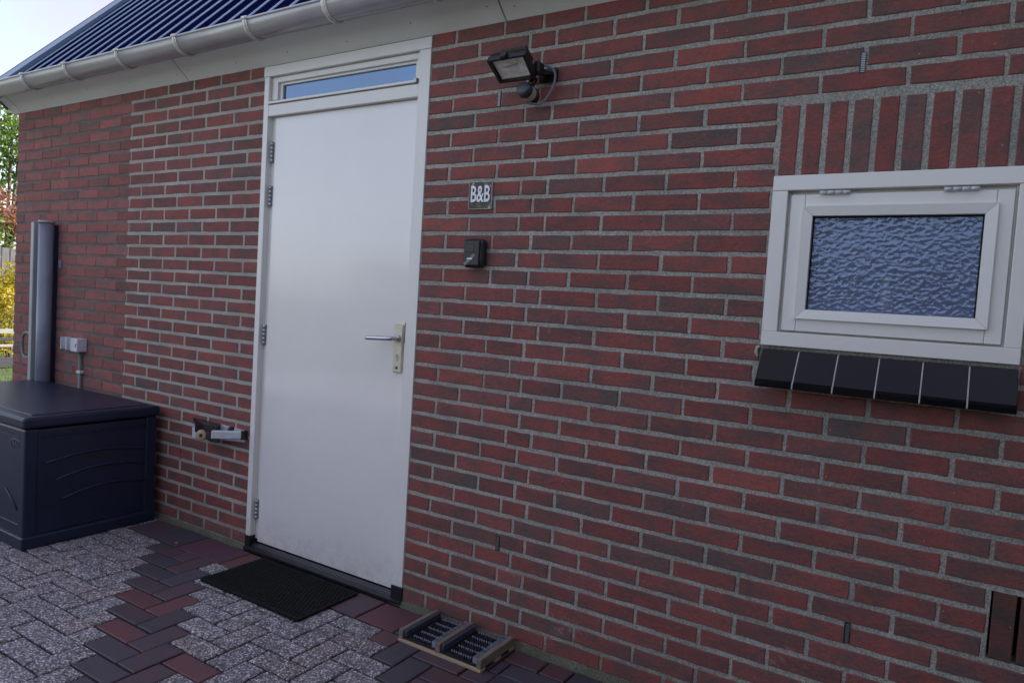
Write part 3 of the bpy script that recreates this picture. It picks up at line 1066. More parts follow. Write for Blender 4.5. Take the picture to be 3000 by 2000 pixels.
# ================================================================== FITTINGS ON THE WALL
# floodlight with motion sensor
fl = empty('floodlight', (.50, 0, 1.99))
tag(fl, 'black halogen floodlight with motion sensor on the wall right of the door', 'floodlight')
def W(o):   # keep world-space mesh under a moved parent
    o.matrix_parent_inverse = o.parent.matrix_world.inverted() if False else Matrix.Translation(-Vector(o.parent.location))
    return o
TLc, TRc, BLc, BRc = Vector((.372, -.176, 1.997)), Vector((.518, -.176, 1.999)), Vector((.373, -.092, 1.949)), Vector((.510, -.092, 1.949))
nrm = (BLc - TLc).cross(TRc - TLc).normalized()
if nrm.y > 0: nrm = -nrm
back = -nrm
cen = (TLc + TRc + BLc + BRc) / 4
def quadring(s, d):
    return [cen + (p - cen) * s + back * d for p in (TLc, TRc, BRc, BLc)]
bm = bmesh.new()
rings = [quadring(.83, -.001), quadring(.86, -.006), quadring(1.0, -.006), quadring(1.0, .014), quadring(.96, .016), quadring(.94, .026), quadring(.62, .058), quadring(.55, .062)]
vr = [[bm.verts.new(p) for p in r] for r in rings]
for a, b_ in zip(vr, vr[1:]):
    for k in range(4): bm.faces.new((a[k], a[(k + 1) % 4], b_[(k + 1) % 4], b_[k]))
bm.faces.new(vr[-1])
bmesh.ops.recalc_face_normals(bm, faces=bm.faces[:])
# cooling fins on the back
rx = (TRc - TLc).normalized(); ry = (BLc - TLc).normalized()
for i in range(6):
    c = cen + rx * (-.045 + i * .018) + back * .048
    MM = Matrix((rx, ry, back)).transposed().to_4x4(); MM.translation = c
    box(bm, -.0015, .0015, -.028, .028, -.016, .018, mat=MM)
# latch on the top edge
c = (TLc + TRc) / 2 + rx * -.006
MM = Matrix((rx, ry, back)).transposed().to_4x4(); MM.translation = c
box(bm, -.011, .011, -.012, .006, -.011, .012, .002, mat=MM)
W(obj('lamp_housing', bm, MATS['black_metal'], fl))
bm = bmesh.new()
q = [bm.verts.new(p) for p in quadring(.84, .004)]
bm.faces.new(q)
W(obj('lamp_glass', bm, MATS['lens'], fl))
bm = bmesh.new()   # reflector lip and tube seen through the glass
MM = Matrix((rx, ry, nrm)).transposed().to_4x4(); MM.translation = cen
box(bm, -.060, .060, .034, .0375, -.003, -.0005, mat=MM)
tube(bm, [cen + rx * -.030 + nrm * -.002 + ry * -.015, cen + rx * .030 + nrm * -.002 + ry * -.015], .0035, 8)
W(obj('lamp_tube', bm, MATS['pir_lens'], fl))
bm = bmesh.new()
box(bm, .478, .545, -.018, 0.001, 1.958, 2.004, .004)
tube(bm, [(.512, -.012, 1.985), (.505, -.045, 1.982), (.490, -.075, 1.975)], .011, 10)
tube(bm, [(.540, -.03, 1.978), (.43, -.085, 1.975)], .006, 8)
box(bm, .500, .522, -.095, -.055, 1.965, 2.004, .004)
W(obj('bracket', bm, MATS['black_metal'], fl))
# sensor head
pc = Vector((.476, -.052, 1.905))
ax = Vector((.06, -.99, .10)).normalized()
def lathe(bm, prof, MM, n=20, mi=0):
    rg = [[bm.verts.new(MM @ Vector((r * math.cos(2 * math.pi * k / n), r * math.sin(2 * math.pi * k / n), z))) for k in range(n)] for r, z in prof]
    for a, b_ in zip(rg, rg[1:]):
        for k in range(n):
            f = bm.faces.new((a[k], a[(k + 1) % n], b_[(k + 1) % n], b_[k])); f.smooth = True; f.material_index = mi
    bm.faces.new(rg[0][::-1]); bm.faces.new(rg[-1])
MM = Matrix.Translation(pc) @ ax.to_track_quat('Z', 'Y').to_matrix().to_4x4()
bm = bmesh.new()
lathe(bm, [(.0245, .0475), (.0250, .056), (.0225, .063), (.014, .0665), (.004, .0675)], MM, 28)
W(obj('sensor_cap', bm, plain('blue_grey_plastic', (.028, .031, .048), .35, var=.1, vscale=30), fl))
bm = bmesh.new()
lathe(bm, [(.012, -.016), (.0262, -.010), (.0272, .004), (.0272, .011), (.0245, .0112)], MM, 28)
lathe(bm, [(.0245, .0435), (.0268, .0440), (.0266, .0478), (.0245, .0485)], MM, 28)
tube(bm, [(.492, -.066, 1.958), (.486, -.070, 1.940), (.480, -.074, 1.926)], .012, 10)
W(obj('sensor_body', bm, MATS['black_metal'], fl))
bm = bmesh.new()
lathe(bm, [(.0235, .0113), (.0252, .014), (.0254, .040), (.0245, .0434)], MM, 28)
W(obj('sensor_lens', bm, MATS['pir_lens'], fl))
bm = bmesh.new()
tube(bm, bez([(.508, -.055, 2.002), (.530, -.045, 1.998), (.546, -.035, 1.985), (.550, -.03, 1.962), (.541, -.032, 1.925), (.520, -.040, 1.889), (.498, -.050, 1.876), (.476, -.065, 1.880), (.468, -.080, 1.890)], 8), .0042, 10)
W(obj('cable', bm, MATS['grey_cable'], fl))

# B&B sign
sg = empty('sign', (.2585, 0, 1.5875))
tag(sg, 'small dark mirrored plate reading B&B on the bricks above the key safe', 'sign')
bm = bmesh.new(); box(bm, .2085, .3085, -.0068, -.0014, 1.5385, 1.6365, .0008)
W(obj('sign_plate', bm, MATS['plate'], sg))
bm = bmesh.new()
for x0, x1, z0, z1 in ((.2085, .3085, 1.6352, 1.6368), (.2085, .3085, 1.5382, 1.5396), (.2080, .2094, 1.5384, 1.6366), (.3072, .3088, 1.5384, 1.6366)):
    box(bm, x0, x1, -.0078, -.0015, z0, z1)
W(obj('sign_rim', bm, MATS['gutter'], sg))
t = text_mesh('lettering', 'B&B', .082, MATS['white_letter'], sg, Matrix.Translation((.2585, -.0088, 1.5895)) @ FACE, .0009, .0012, .60)
W(t)

# key safe
ks = empty('key_safe', (.25, 0, 1.38))
tag(ks, 'black wall-mounted key safe with small window, below the B&B sign', 'key safe')
bm = bmesh.new(); box(bm, .214, .302, -.034, -.001, 1.326, 1.430, .015, 4)
W(obj('safe_body', bm, MATS['black'], ks))
bm = bmesh.new(); box(bm, .220, .291, -.0395, -.030, 1.331, 1.424, .006, 3)
lid = W(obj('safe_cover', bm, plain('dark_grey_cover', (.013, .013, .014), .42, var=.3, vscale=50), ks))
bm = bmesh.new(); box(bm, .231, .268, -.0408, -.039, 1.381, 1.409, .0008, 1)
W(obj('shutter', bm, MATS['glaze'], ks))
bm = bmesh.new()
MM = Matrix.Translation((.250, -.0399, 1.355)) @ Matrix.Rotation(math.radians(-42), 4, 'Y')
box(bm, -.030, .026, -.0003, .0003, -.0055, .0055, mat=MM)
W(obj('worn_sticker', bm, MATS['conduit'], ks))
bm = bmesh.new()
for i in range(5):
    box(bm, .2395 + i * .0048, .2395 + i * .0048 + .0038, -.0412, -.0402, 1.3545, 1.3598)
W(obj('cover_print', bm, MATS['white_letter'], ks))

# door holder left of the door
dh = empty('door_holder', (-1.2, 0, .5))
tag(dh, 'white metal door holder with black arm and beige roller low beside the door', 'door holder')
bm = bmesh.new()
prism(bm, [(-1.385, .452), (-1.235, .470), (-.985, .492), (-.985, .546), (-1.235, .552), (-1.385, .505)], 'y', -.006, -.001)
W(obj('wall_plate', bm, MATS['white_plastic'], dh))
bm = bmesh.new()
p0, p1 = Vector((-1.078, -.115, .529)), Vector((-.985, -.012, .529))
d = (p1 - p0).normalized(); nn = Vector((0, 0, 1)).cross(d)
MM = Matrix((d, nn, Vector((0, 0, 1)))).transposed().to_4x4(); MM.translation = p0
box(bm, 0, (p1 - p0).length, -.014, .014, -.0175, .0175, .003, mat=MM)
W(obj('arm', bm, MATS['white_plastic'], dh))
bm = bmesh.new()
q0, q1 = Vector((-1.362, -.008, .480)), Vector((-1.098, -.100, .520))
prism(bm, [(q0.x, q0.y), (q1.x, q1.y), (-1.065, -.092), (-1.16, -.006)], 'z', .487, .528)
prism(bm, [(-1.385, -.003), (-1.19, -.075), (-1.13, -.060), (-1.17, -.004)], 'z', .5285, .552)
W(obj('black_arm', bm, MATS['black_metal'], dh))
bm = bmesh.new()
rc = Vector((-1.205, -.080, .500)); ra = Vector((.50, -.86, 0)).normalized()
MM = Matrix.Translation(rc) @ ra.to_track_quat('Z', 'Y').to_matrix().to_4x4()
lathe(bm, [(.010, -.02), (.0255, -.018), (.0270, -.004), (.0245, .002), (.0095, .0025)], MM, 20)
W(obj('roller', bm, MATS['beige'], dh))
bm = bmesh.new(); lathe(bm, [(.0088, -.001), (.0088, .0034)], MM, 12)
W(obj('roller_hub', bm, plain('rust', (.06, .02, .012), .7), dh))
bm = bmesh.new(); box(bm, -.988, -.972, -.03, -.001, .508, .548, .001); lathe(bm, [(.014, 0), (.014, .012), (.006, .016)], Matrix.Translation((-1.035, -.045, .547)), 14)
W(obj('end_bolt', bm, MATS['black_metal'], dh))

# side screen cassette
ss = empty('side_screen', (-2.77, -.06, 0))
tag(ss, 'retractable garden side screen in a tall grey tube, on the wall behind the storage box', 'side screen')
bm = bmesh.new()
tube(bm, [(-2.765, -.058, .05), (-2.765, -.058, 1.506)], .0385, 28)
W(obj('screen_tube', bm, MATS['screen'], ss))
bm = bmesh.new()
tube(bm, [(-2.765, -.058, 1.5062), (-2.765, -.058, 1.5185)], .043, 28)
W(obj('tube_cap', bm, MATS['gutter'], ss))
bm = bmesh.new()
box(bm, -2.795, -2.745, -.026, -.001, .05, 1.4995)
W(obj('back_rail', bm, MATS['box'], ss))
bm = bmesh.new()
box(bm, -2.724, -2.695, -.010, -.001, 1.250, 1.300, .001); box(bm, -2.724, -2.695, -.010, -.001, .30, .35, .001)
W(obj('fixing_tab', bm, MATS['screen'], ss))
bm = bmesh.new()
box(bm, -2.897, -2.862, -.082, -.052, .06, 1.512, .004, 2)
W(obj('pull_bar', bm, MATS['screen_bar'], ss))
bm = bmesh.new()
tube(bm, bez([(-2.895, -.070, .850), (-2.945, -.070, .856), (-2.985, -.070, .836), (-2.995, -.070, .785), (-2.985, -.070, .728), (-2.945, -.070, .708), (-2.895, -.070, .714)], 6), .0085, 10)
W(obj('pull_handle', bm, MATS['conduit'], ss))

# socket boxes with conduit
jb = empty('outdoor_socket', (-2.45, 0, .82))
tag(jb, 'white weatherproof socket box with thin grey conduit, on the wall above the storage box', 'socket')
bm = bmesh.new()
box(bm, -2.583, -2.469, -.030, -.001, .790, .856, .002)
for x_, d_ in ((-2.588, .050), (-2.528, .052), (-2.520, .052), (-2.468, .056)):
    box(bm, x_, x_ + .0055, -d_, -.0009, .788, .858, .001)
W(obj('rear_box', bm, MATS['white_plastic'], jb))
bm = bmesh.new(); box(bm, -2.461, -2.392, -.056, -.001, .786, .860, .004, 2)
o = W(obj('front_box', bm, MATS['white_plastic'], jb))
bm = bmesh.new(); box(bm, -2.4115, -2.400, -.0575, -.0562, .812, .832); W(obj('lid_catch', bm, MATS['conduit'], jb))
bm = bmesh.new(); tube(bm, [(-2.436, -.014, .785), (-2.434, -.014, .02)], .0088, 12)
W(obj('conduit', bm, MATS['conduit'], jb))
for z in (.668, .28):
    bm = bmesh.new(); box(bm, -2.455, -2.415, -.026, -.001, z - .009, z + .009, .003)
    W(obj('conduit_clip', bm, MATS['white_plastic'], jb))

# ================================================================== STORAGE BOX
sb = empty('storage_box', (-2.23, -.34, 0))
tag(sb, 'dark blue-grey resin garden storage box with closed lid against the wall', 'storage box')
BX0, BX1, BY0, BY1, BZ = -2.84, -1.612, -.645, -.045, .585
bm = bmesh.new()
box(bm, BX0 + .012, BX1 - .012, BY0 + .012, BY1 - .012, .012, .53, .012, 2)
W(obj('chest', bm, MATS['box'], sb))
for (x, y) in ((BX1 - .03, BY0 + .03), (BX1 - .03, BY1 - .03), (BX0 + .03, BY0 + .03), (BX0 + .03, BY1 - .03)):
    bm = bmesh.new(); box(bm, x - .028, x + .028, y - .028, y + .028, .0, .533, .009, 2)
    W(obj('corner_post', bm, MATS['box'], sb))
bm = bmesh.new()
box(bm, BX0 - .002, BX1 + .003, BY0 - .003, BY1 + .002, .0, .058, .008, 2)
W(obj('plinth', bm, MATS['box'], sb))
bm = bmesh.new()
box(bm, BX0 - .008, BX1 + .010, BY0 - .010, BY1 + .008, .536, BZ, .012, 3)
lid = W(obj('lid', bm, MATS['box'], sb))
bm = bmesh.new()
ix0, ix1, iy0, iy1 = BX0 + .03, BX1 - .045, BY0 + .045, BY1 - .03
box(bm, ix0, ix1, iy0, iy1, BZ - .004, BZ + .004, .003, 2)
o = obj('lid_panel', bm, MATS['box'], lid)
# recessed panel borders and arched ribs on the end face
bm = bmesh.new()
xf = BX1 - .012
box(bm, xf - .004, xf + .006, BY0 + .072, BY1 - .06, .488, .496, .002)
box(bm, xf - .004, xf + .004, BY0 + .072, BY1 - .06, .066, .070, .001)
def arc(y0, z0, y1, z1, rise):
    pts = []
    for k in range(13):
        t = k / 12
        pts.append((xf + .001, y0 + (y1 - y0) * t, z0 + (z1 - z0) * t + rise * 4 * t * (1 - t)))
    tube(bm, pts, .006, 8)
arc(-.556, .372, -.10, .375, .028); arc(-.510, .288, -.10, .298, .034); arc(-.478, .199, -.10, .215, .028)
W(obj('face_ribs', bm, MATS['box'], sb))
bm = bmesh.new()
pts = [(-.33 + .055 * math.cos(a), .389 + .018 * math.sin(a) - .008) for a in [math.pi + math.pi * k / 10 for k in range(11)]]
prism(bm, pts, 'x', xf + .0005, xf + .0030)
W(obj('hand_grip', bm, MATS['dark_void'], sb))
bm = bmesh.new()
yf = BY0 + .012
box(bm, BX0 + .08, BX1 - .066, yf - .005, yf + .004, .484, .490, .001)
box(bm, BX0 + .08, BX1 - .030, yf - .007, yf + .004, .098, .106, .002)
tube(bm, [(-1.69, yf - .001, .165), (-1.80, yf - .001, .245)], .004, 8)
W(obj('side_ribs', bm, MATS['box'], sb))
bm = bmesh.new()
n = 28
v0 = [bm.verts.new((-1.719 + .052 * math.cos(2 * math.pi * k / n), yf - .0012, .455 + .026 * math.sin(2 * math.pi * k / n))) for k in range(n)]
v1 = [bm.verts.new((-1.719 + .046 * math.cos(2 * math.pi * k / n), yf - .0022, .455 + .021 * math.sin(2 * math.pi * k / n))) for k in range(n)]
for k in range(n): bm.faces.new((v0[k], v0[(k + 1) % n], v1[(k + 1) % n], v1[k]))
W(obj('badge_ring', bm, MATS['grey_text'], sb))
W(text_mesh('badge_letters', 'RAS', .040, MATS['grey_text'], sb, Matrix.Translation((-1.719, yf - .0012, .455)) @ FACE, .001, .0004, .95))

# ================================================================== DOORMAT
mat_o = empty('doormat', (-.486, -.2, 0))
tag(mat_o, 'black rubber doormat lying on the pavers in front of the white door', 'doormat')
bm = bmesh.new()
mx0, mx1, my0, my1 = -.778, -.200, -.352, -.044
out = []
def wav(a, b, n, nx, ny):
    for k in range(n):
        t = k / n
        out.append((a[0] + (b[0] - a[0]) * t + nx * .0035 * (k % 2), a[1] + (b[1] - a[1]) * t + ny * .0035 * (k % 2)))
wav((mx0, my0), (mx1, my0), 40, 0, -1); wav((mx1, my0), (mx1, my1), 22, 1, 0); wav((mx1, my1), (mx0, my1), 40, 0, 1); wav((mx0, my1), (mx0, my0), 22, -1, 0)
prism(bm, out, 'z', .002, .011)
W(obj('mat_base', bm, MATS['rubber'], mat_o))
bm = bmesh.new()
nx_, ny_ = 30, 16
for i in range(nx_):
    for j in range(ny_):
        cx = mx0 + .012 + (mx1 - mx0 - .024) * (i + .5 + (.25 if j % 2 else -.25)) / nx_
        cy = my0 + .012 + (my1 - my0 - .024) * (j + .5) / ny_
        a = .0072
        vv = [bm.verts.new((cx + dx * a, cy + dy * a, .011)) for dx, dy in ((-1, 0), (0, -1.1), (1, 0), (0, 1.1))]
        vt = [bm.verts.new((cx + dx * a * .55, cy + dy * a * .55, .0155)) for dx, dy in ((-1, 0), (0, -1.1), (1, 0), (0, 1.1))]
        bm.faces.new(vt)
        for k in range(4): bm.faces.new((vv[k], vv[(k + 1) % 4], vt[(k + 1) % 4], vt[k]))
W(tag(obj('mat_studs', bm, MATS['rubber'], mat_o), kind='stuff'))

# ================================================================== BOOT SCRAPER
bs = empty('boot_scraper', (.35, -.12, 0))
tag(bs, 'wooden boot scraper crate with black brushes, on the ground right of the doormat', 'boot scraper')
cx0, cx1, cy0, cy1, cz = .172, .524, -.228, -.018, .043
for x0, x1 in ((cx0, cx0 + .018), (.333, .353), (cx1 - .020, cx1)):
    bm = bmesh.new(); box(bm, x0, x1, cy0 + .003, cy1, .0105, cz, .0025, 2)
    W(obj('side_rail', bm, MATS['wood_rail'], bs))
bm = bmesh.new(); box(bm, cx0 - .001, cx1 + .001, cy0, cy0 + .03, .0, .0100, .001)
W(obj('front_slat', bm, MATS['wood_pale'], bs))
bm = bmesh.new(); box(bm, cx0, cx1, cy1 - .03, cy1, .0, .0100, .001); box(bm, cx0, cx1, -.14, -.10, .0, .0100, .001)
W(obj('back_slats', bm, MATS['wood_pale'], bs))
for x0, x1 in ((cx0 + .0185, .3325), (.3535, cx1 - .0205)):
    bm = bmesh.new(); box(bm, x0, x1, cy0 + .008, cy1 - .004, .0105, .018)
    W(obj('brush_bed', bm, MATS['bristle'], bs))
    # side brushes
    bm = bmesh.new()
    box(bm, x0 + .001, x0 + .013, cy0 + .010, cy1 - .004, .0182, .040, .003, 2)
    W(obj('side_brush', bm, MATS['bristle_blue'], bs))
    bm = bmesh.new()
    r_ = random.Random(4)
    k = 0
    yy = cy0 + .010
    while yy < cy1 - .006:
        for q in range(2):
            xa = x1 - .019 + q * .001
        box(bm, x1 - .018, x1 - .002, yy, yy + .0032, .020, .0405 + r_.uniform(-.001, .001), mi=1 if k % 2 == 0 else 0)
        yy += .0034; k += 1
    W(tag(obj('bristle_strip', bm, [MATS['bristle'], MATS['bristle_end']], bs), kind='stuff'))
    bm = bmesh.new()
    for j in range(5):
        yc = cy0 + .028 + j * .041
        for i in range(9):
            xc = x0 + .034 + i * (x1 - x0 - .072) / 8
            tube(bm, [(xc, yc, .0182), (xc + r_.uniform(-.001, .001), yc + r_.uniform(-.001, .001), .0262)], [.0034, .0024], 6, mi=1)
    # dark bristle fill
    for j in range(16):
        for i in range(12):
            xc = x0 + .024 + i * (x1 - x0 - .05) / 11; yc = cy0 + .014 + j * .0122
            tube(bm, [(xc, yc, .0182), (xc + r_.uniform(-.002, .002), yc + r_.uniform(-.002, .002), .0235)], [.003, .002], 5, mi=0, cap=False)
    W(tag(obj('floor_bristles', bm, [MATS['bristle'], MATS['bristle_end']], bs), kind='stuff'))

# ================================================================== PAVING
LX0, LY0, LX, LY = -.711, -.805, .0985, .0875
patio = empty('patio')
tag(patio, kind='structure')
bm = bmesh.new(); box(bm, -7.0, 4.2, -6.0, 0.0, -.08, -.0085)
obj('joint_sand', bm, MATS['black_soil'], patio)
G = .0035
def tone_agg():
    k = rng.random()
    c = (.28, .25, .26) if k < .5 else ((.29, .225, .22) if k < .72 else (.25, .255, .275))
    f = rng.uniform(.85, 1.15)
    return tuple(a * f for a in c)
def tone_smooth():
    k = rng.random()
    if k < .34: c = (.100, .050, .058)
    elif k < .62: c = (.082, .050, .060)
    elif k < .84: c = (.066, .053, .065)
    else: c = (.125, .050, .055)
    f = rng.uniform(.85, 1.12)
    return tuple(a * f for a in c)
FLOORM = Matrix(((1, 0, 0, 0), (0, 0, 1, 0), (0, -1, 0, 0), (0, 0, 0, 1)))   # face (-Y) turned to +Z
pit = {0: [], 1: []}
def add_paver(x0, x1, y0, y1, agg, tone=None):
    wd, ht = x1 - x0 - 2 * (G + .0006 * agg), y1 - y0 - 2 * (G + .0006 * agg)
    if wd < .02 or ht < .02: return
    if wd > ht: a, b_, rz = wd, ht, 0
    else: a, b_, rz = ht, wd, math.pi / 2
    a, b_ = round(a * 500) / 500, round(b_ * 500) / 500
    if rng.random() < .5: rz += math.pi
    Mx = Matrix.Translation(((x0 + x1) / 2, (y0 + y1) / 2, rng.uniform(-.0022, .0016))) @ Matrix.Rotation(rz + rng.uniform(-.009, .009), 4, 'Z') \
        @ Matrix.Rotation(rng.uniform(-.009, .009), 4, 'X') @ FLOORM
    pit[agg].append(dict(M=Mx, v=rng.randrange(24), tone=tone or (tone_agg() if agg else tone_smooth()),
                         meshes=lambda mat, p=a, q=b_, g=agg: piece_mesh('p%d' % g, p, q, .05, .0014 if g else .0007, .0035, mat, 6, 'paver'),
                         corners=[(x0, y0, 0), (x1, y0, 0), (x1, y1, 0), (x0, y1, 0)]))
def smooth_at(s):
    return s in (0, 2) or 14 <= s < 23
JT = 7
special = {(4, 0): 0, (0, 0): 1, (1, -1): 2, (2, -2): 2}
XB = .530
for i in range(-62, 50):
    for j in range(-58, 9):
        s = i + j
        if s % 4 == 0: c = (i, j, 2, 1)
        elif s % 4 == 2: c = (i, j, 1, 2)
        else: continue
        a, b_, w_, h_ = c
        x0, y0 = LX0 + a * LX, LY0 + b_ * LY
        x1, y1 = x0 + w_ * LX, y0 + h_ * LY
        top = LY0 + JT * LY if x0 < XB else -.018
        cutr = None
        if x0 < XB < x1 - .01 and y1 > top + .01 and x0 > 0:
            cutr = (XB, x1, max(y0, top), min(y1, -.018))
            if cutr[3] - cutr[2] < .03: cutr = None
        if y0 > top - .03:
            if cutr: add_paver(*cutr, 0)
            continue
        y1 = min(y1, top)
        if x1 < -6.5 or x0 > 4.0 or y1 < -5.6: continue
        ag = 0 if smooth_at(s) or (a, b_) == (4, 0) else 1
        if cutr: add_paver(*cutr, 0)
        t = None
        if (a, b_) in ((0, 0), (4, 0)): t = (.135, .050, .056)
        if (a, b_) in ((1, -1), (2, -2), (3, -3)): t = (.070, .053, .067)
        add_paver(x0, x1, y0, y1, ag, t)
# header row along the wall
yt0, yt1 = LY0 + JT * LY, -.017
bx = [-3.25 + k * .2 for k in range(8)] + [-1.604, -1.405, -1.200, -.889, -.70, -.50, -.355, -.212, -.070, .117, .325, .530]
for k in range(len(bx) - 1):
    x0, x1 = bx[k], bx[k + 1]
    t = None
    if abs(x0 + 1.405) < .01: t = (.060, .050, .064)
    if abs(x0 + 1.2) < .01: t = (.105, .045, .062)
    if abs(x0 + .212) < .01: t = (.088, .052, .062)
    if abs(x0 + .07) < .01: t = (.120, .046, .058)
    if x0 < -1.65:
        add_paver(x0, x1, yt0, (yt0 + yt1) / 2, 1); add_paver(x0, x1, (yt0 + yt1) / 2, yt1, 1)
    else: add_paver(x0, x1, yt0, yt1, 0, t)
na = sum(px_area(i['corners']) > 40 for i in pit[1]); nb = sum(px_area(i['corners']) > 40 for i in pit[0])
lim_s = min(nb, 110)
place_pieces(pit[0], lim_s, 'paver', 'farther_smooth_pavers', patio, MATS['paver_0_object'], MATS['paver_0_tone'])
place_pieces(pit[1], 300 - lim_s, 'paver', 'farther_speckled_pavers', patio, MATS['paver_1_object'], MATS['paver_1_tone'])
print('bricks', ns, 'pavers in view', na, nb)
# moss and tiny weeds in the joints
bm = bmesh.new()
r_ = random.Random(11)
for k in range(26):
    i, j = r_.randrange(-14, 12), r_.randrange(-6, 9)
    px, py = LX0 + i * LX, min(-.02, LY0 + j * LY)
    if k < 6: px, py = r_.uniform(-1.5, -.98), -.018
    if k == 7: px, py = LX0 + 5 * LX, LY0
    for q in range(r_.randrange(4, 12)):
        a = r_.uniform(0, 6.28); l = r_.uniform(.004, .012)
        x, y = px + r_.gauss(0, .008), py + r_.gauss(0, .002)
        v = [bm.verts.new((x, y, -.006)), bm.verts.new((x + .0015, y, -.006)), bm.verts.new((x + math.cos(a) * l, y + math.sin(a) * l, r_.uniform(.002, .010)))]
        bm.faces.new(v)
o = obj('moss', bm, plain('moss_green', (.05, .075, .02), .9, var=.4, vscale=200))
tag(o, 'green moss and tiny weeds in the paving joints', 'moss', kind='stuff')
# grit and crumbs of mortar lying in the joints and along the wall
bm = bmesh.new()
r_ = random.Random(17)
for k in range(2600):
    if k % 3 == 0:
        x, y, z = r_.uniform(-1.6, 1.0), -.012 - abs(r_.gauss(0, .012)), .001
    else:
        i, j = r_.randrange(-16, 16), r_.randrange(-8, 9)
        if r_.random() < .5: x, y = LX0 + i * LX + r_.gauss(0, .0025), LY0 + (j + r_.random()) * LY
        else: x, y = LX0 + (i + r_.random()) * LX, LY0 + j * LY + r_.gauss(0, .0025)
        z = -.005 if r_.random() < .75 else .001
        if y > -.02: continue
    if DL < x < DR and y > -.045: continue
    if x < BX1 + .01 and y > BY0 - .01: continue
    q = r_.uniform(.0006, .0018)
    vv = [bm.verts.new((x + math.cos(a) * q, y + math.sin(a) * q, z)) for a in (0.3, 2.3, 4.4)] + [bm.verts.new((x, y, z + q * 1.3))]
    for f in ((0, 1, 3), (1, 2, 3), (2, 0, 3)): bm.faces.new([vv[t] for t in f])
o = obj('grit', bm, plain('pale_grit', (.20, .19, .17), .9, var=.6, vscale=300))
tag(o, 'pale grit and crumbs of mortar in the paving joints', 'grit', kind='stuff')
# small dry leaf on the pavers
bm = bmesh.new()
v = [bm.verts.new(p) for p in ((-1.245, -.172, .003), (-1.235, -.180, .008), (-1.222, -.178, .004), (-1.217, -.170, .006), (-1.228, -.163, .010), (-1.240, -.164, .005))]
bm.faces.new(v)
o = obj('dry_leaf', bm, plain('dry_leaf', (.30, .13, .06), .8))
tag(o, 'tiny curled brown leaf lying on the smooth pavers by the wall', 'leaf')

# ================================================================== GROUND AND GARDEN
bm = bmesh.new(); bmesh.ops.create_grid(bm, x_segments=1, y_segments=1, size=120)
g_ = obj('ground', bm, plain('lawn_soil', (.045, .065, .02), .95, var=.4, vscale=4), None, (0, 0, -.07))
tag(g_, kind='structure')

def leaves(bm, blobs, n, size, lay, r, droop=0.0):
    for k in range(n):
        c, R = blobs[r.randrange(len(blobs))]
        d = Vector((r.gauss(0, 1), r.gauss(0, 1), r.gauss(0, 1))).normalized() * (r.random() ** .45)
        p = Vector(c) + Vector((d.x * R[0], d.y * R[1], d.z * R[2]))
        if p.z < .02: continue
        a = Vector((r.gauss(0, 1), r.gauss(0, 1), r.gauss(0, .6) - droop)).normalized()
        b_ = a.cross(Vector((r.gauss(0, 1), r.gauss(0, 1), r.gauss(0, 1)))).normalized()
        s = size * r.uniform(.6, 1.3)
        vv = [bm.verts.new(p), bm.verts.new(p + a * s * .5 + b_ * s * .28), bm.verts.new(p + a * s), bm.verts.new(p + a * s * .5 - b_ * s * .28)]
        f = bm.faces.new(vv)
        t = min(1, max(0, .5 + .35 * noise.noise(p * 1.7) * 2 + r.uniform(-.25, .25)))
        f[lay] = Vector((t, t, t, 1))
def foliage(name, blobs, n, size, mat, parent, seed, droop=0.0):
    bm = bmesh.new()
    lay = bm.faces.layers.float_color.new('tone')
    leaves(bm, blobs, n, size, lay, random.Random(seed), droop)
    return obj(name, bm, mat, parent)
def plant(name, label, cat, base, h, spread, n, size, mat, seed, trunk=0.0, droop=0.0, group=None, nb=9, zmin=.15, tr=.05):
    e = empty(name, base)
    tag(e, label, cat, group)
    r = random.Random(seed)
    blobs = []
    for k in range(nb):
        a = r.uniform(0, 6.28); d = r.random() ** .5 * spread * .7
        z = h * r.uniform(zmin, .88)
        rr = spread * r.uniform(.28, .5)
        blobs.append(((d * math.cos(a), d * math.sin(a), z), (rr, rr, rr * .8)))
    foliage('crown', blobs, n, size, mat, e, seed, droop)
    bm = bmesh.new()
    for k in range(7 if trunk else 10):
        c = blobs[k % nb][0]
        st = Vector((r.uniform(-.05, .05), r.uniform(-.05, .05), -.05))
        mid = Vector((c[0] * .25, c[1] * .25, max(trunk * .7, h * .2)))
        tube(bm, bez([st, mid, (c[0] * .7, c[1] * .7, c[2] * .75 + .1), c], 4), [tr * (1 - .07 * i) for i in range(13)], 6)
    obj('trunk', bm, MATS['bark'], e)
    return e
plant('shrub', 'yellow-leaved shrub glowing in the sun beyond the white-topped rail', 'shrub', (-10.4, 2.9, -.07), 1.45, .85, 4200, .075, MATS['leaf_yellow'], 3, nb=12, tr=.012)
plant('shrub', 'yellow-green shrub just behind the corner of the house', 'shrub', (-10.6, 4.6, -.07), 1.35, .8, 2500, .07, MATS['leaf_yellow'], 5, nb=10, tr=.012)
plant('shrub', 'low bright green shrub growing at the foot of the yellow shrub', 'shrub', (-9.7, 1.4, -.07), .8, .8, 2400, .06, MATS['leaf_green'], 6, nb=9, tr=.010)
plant('tree', 'copper-leaved small tree above the grey plank fence', 'tree', (-14.8, 4.3, -.07), 3.15, .8, 1700, .09, MATS['leaf_red'], 8, trunk=1.4, nb=9, zmin=.68, tr=.05)
plant('tree', 'dense dark green tree between fence and copper tree', 'tree', (-14.6, 3.6, -.07), 2.9, 1.3, 6000, .10, MATS['leaf_green'], 9, trunk=1.2, nb=12, zmin=.52, tr=.06)
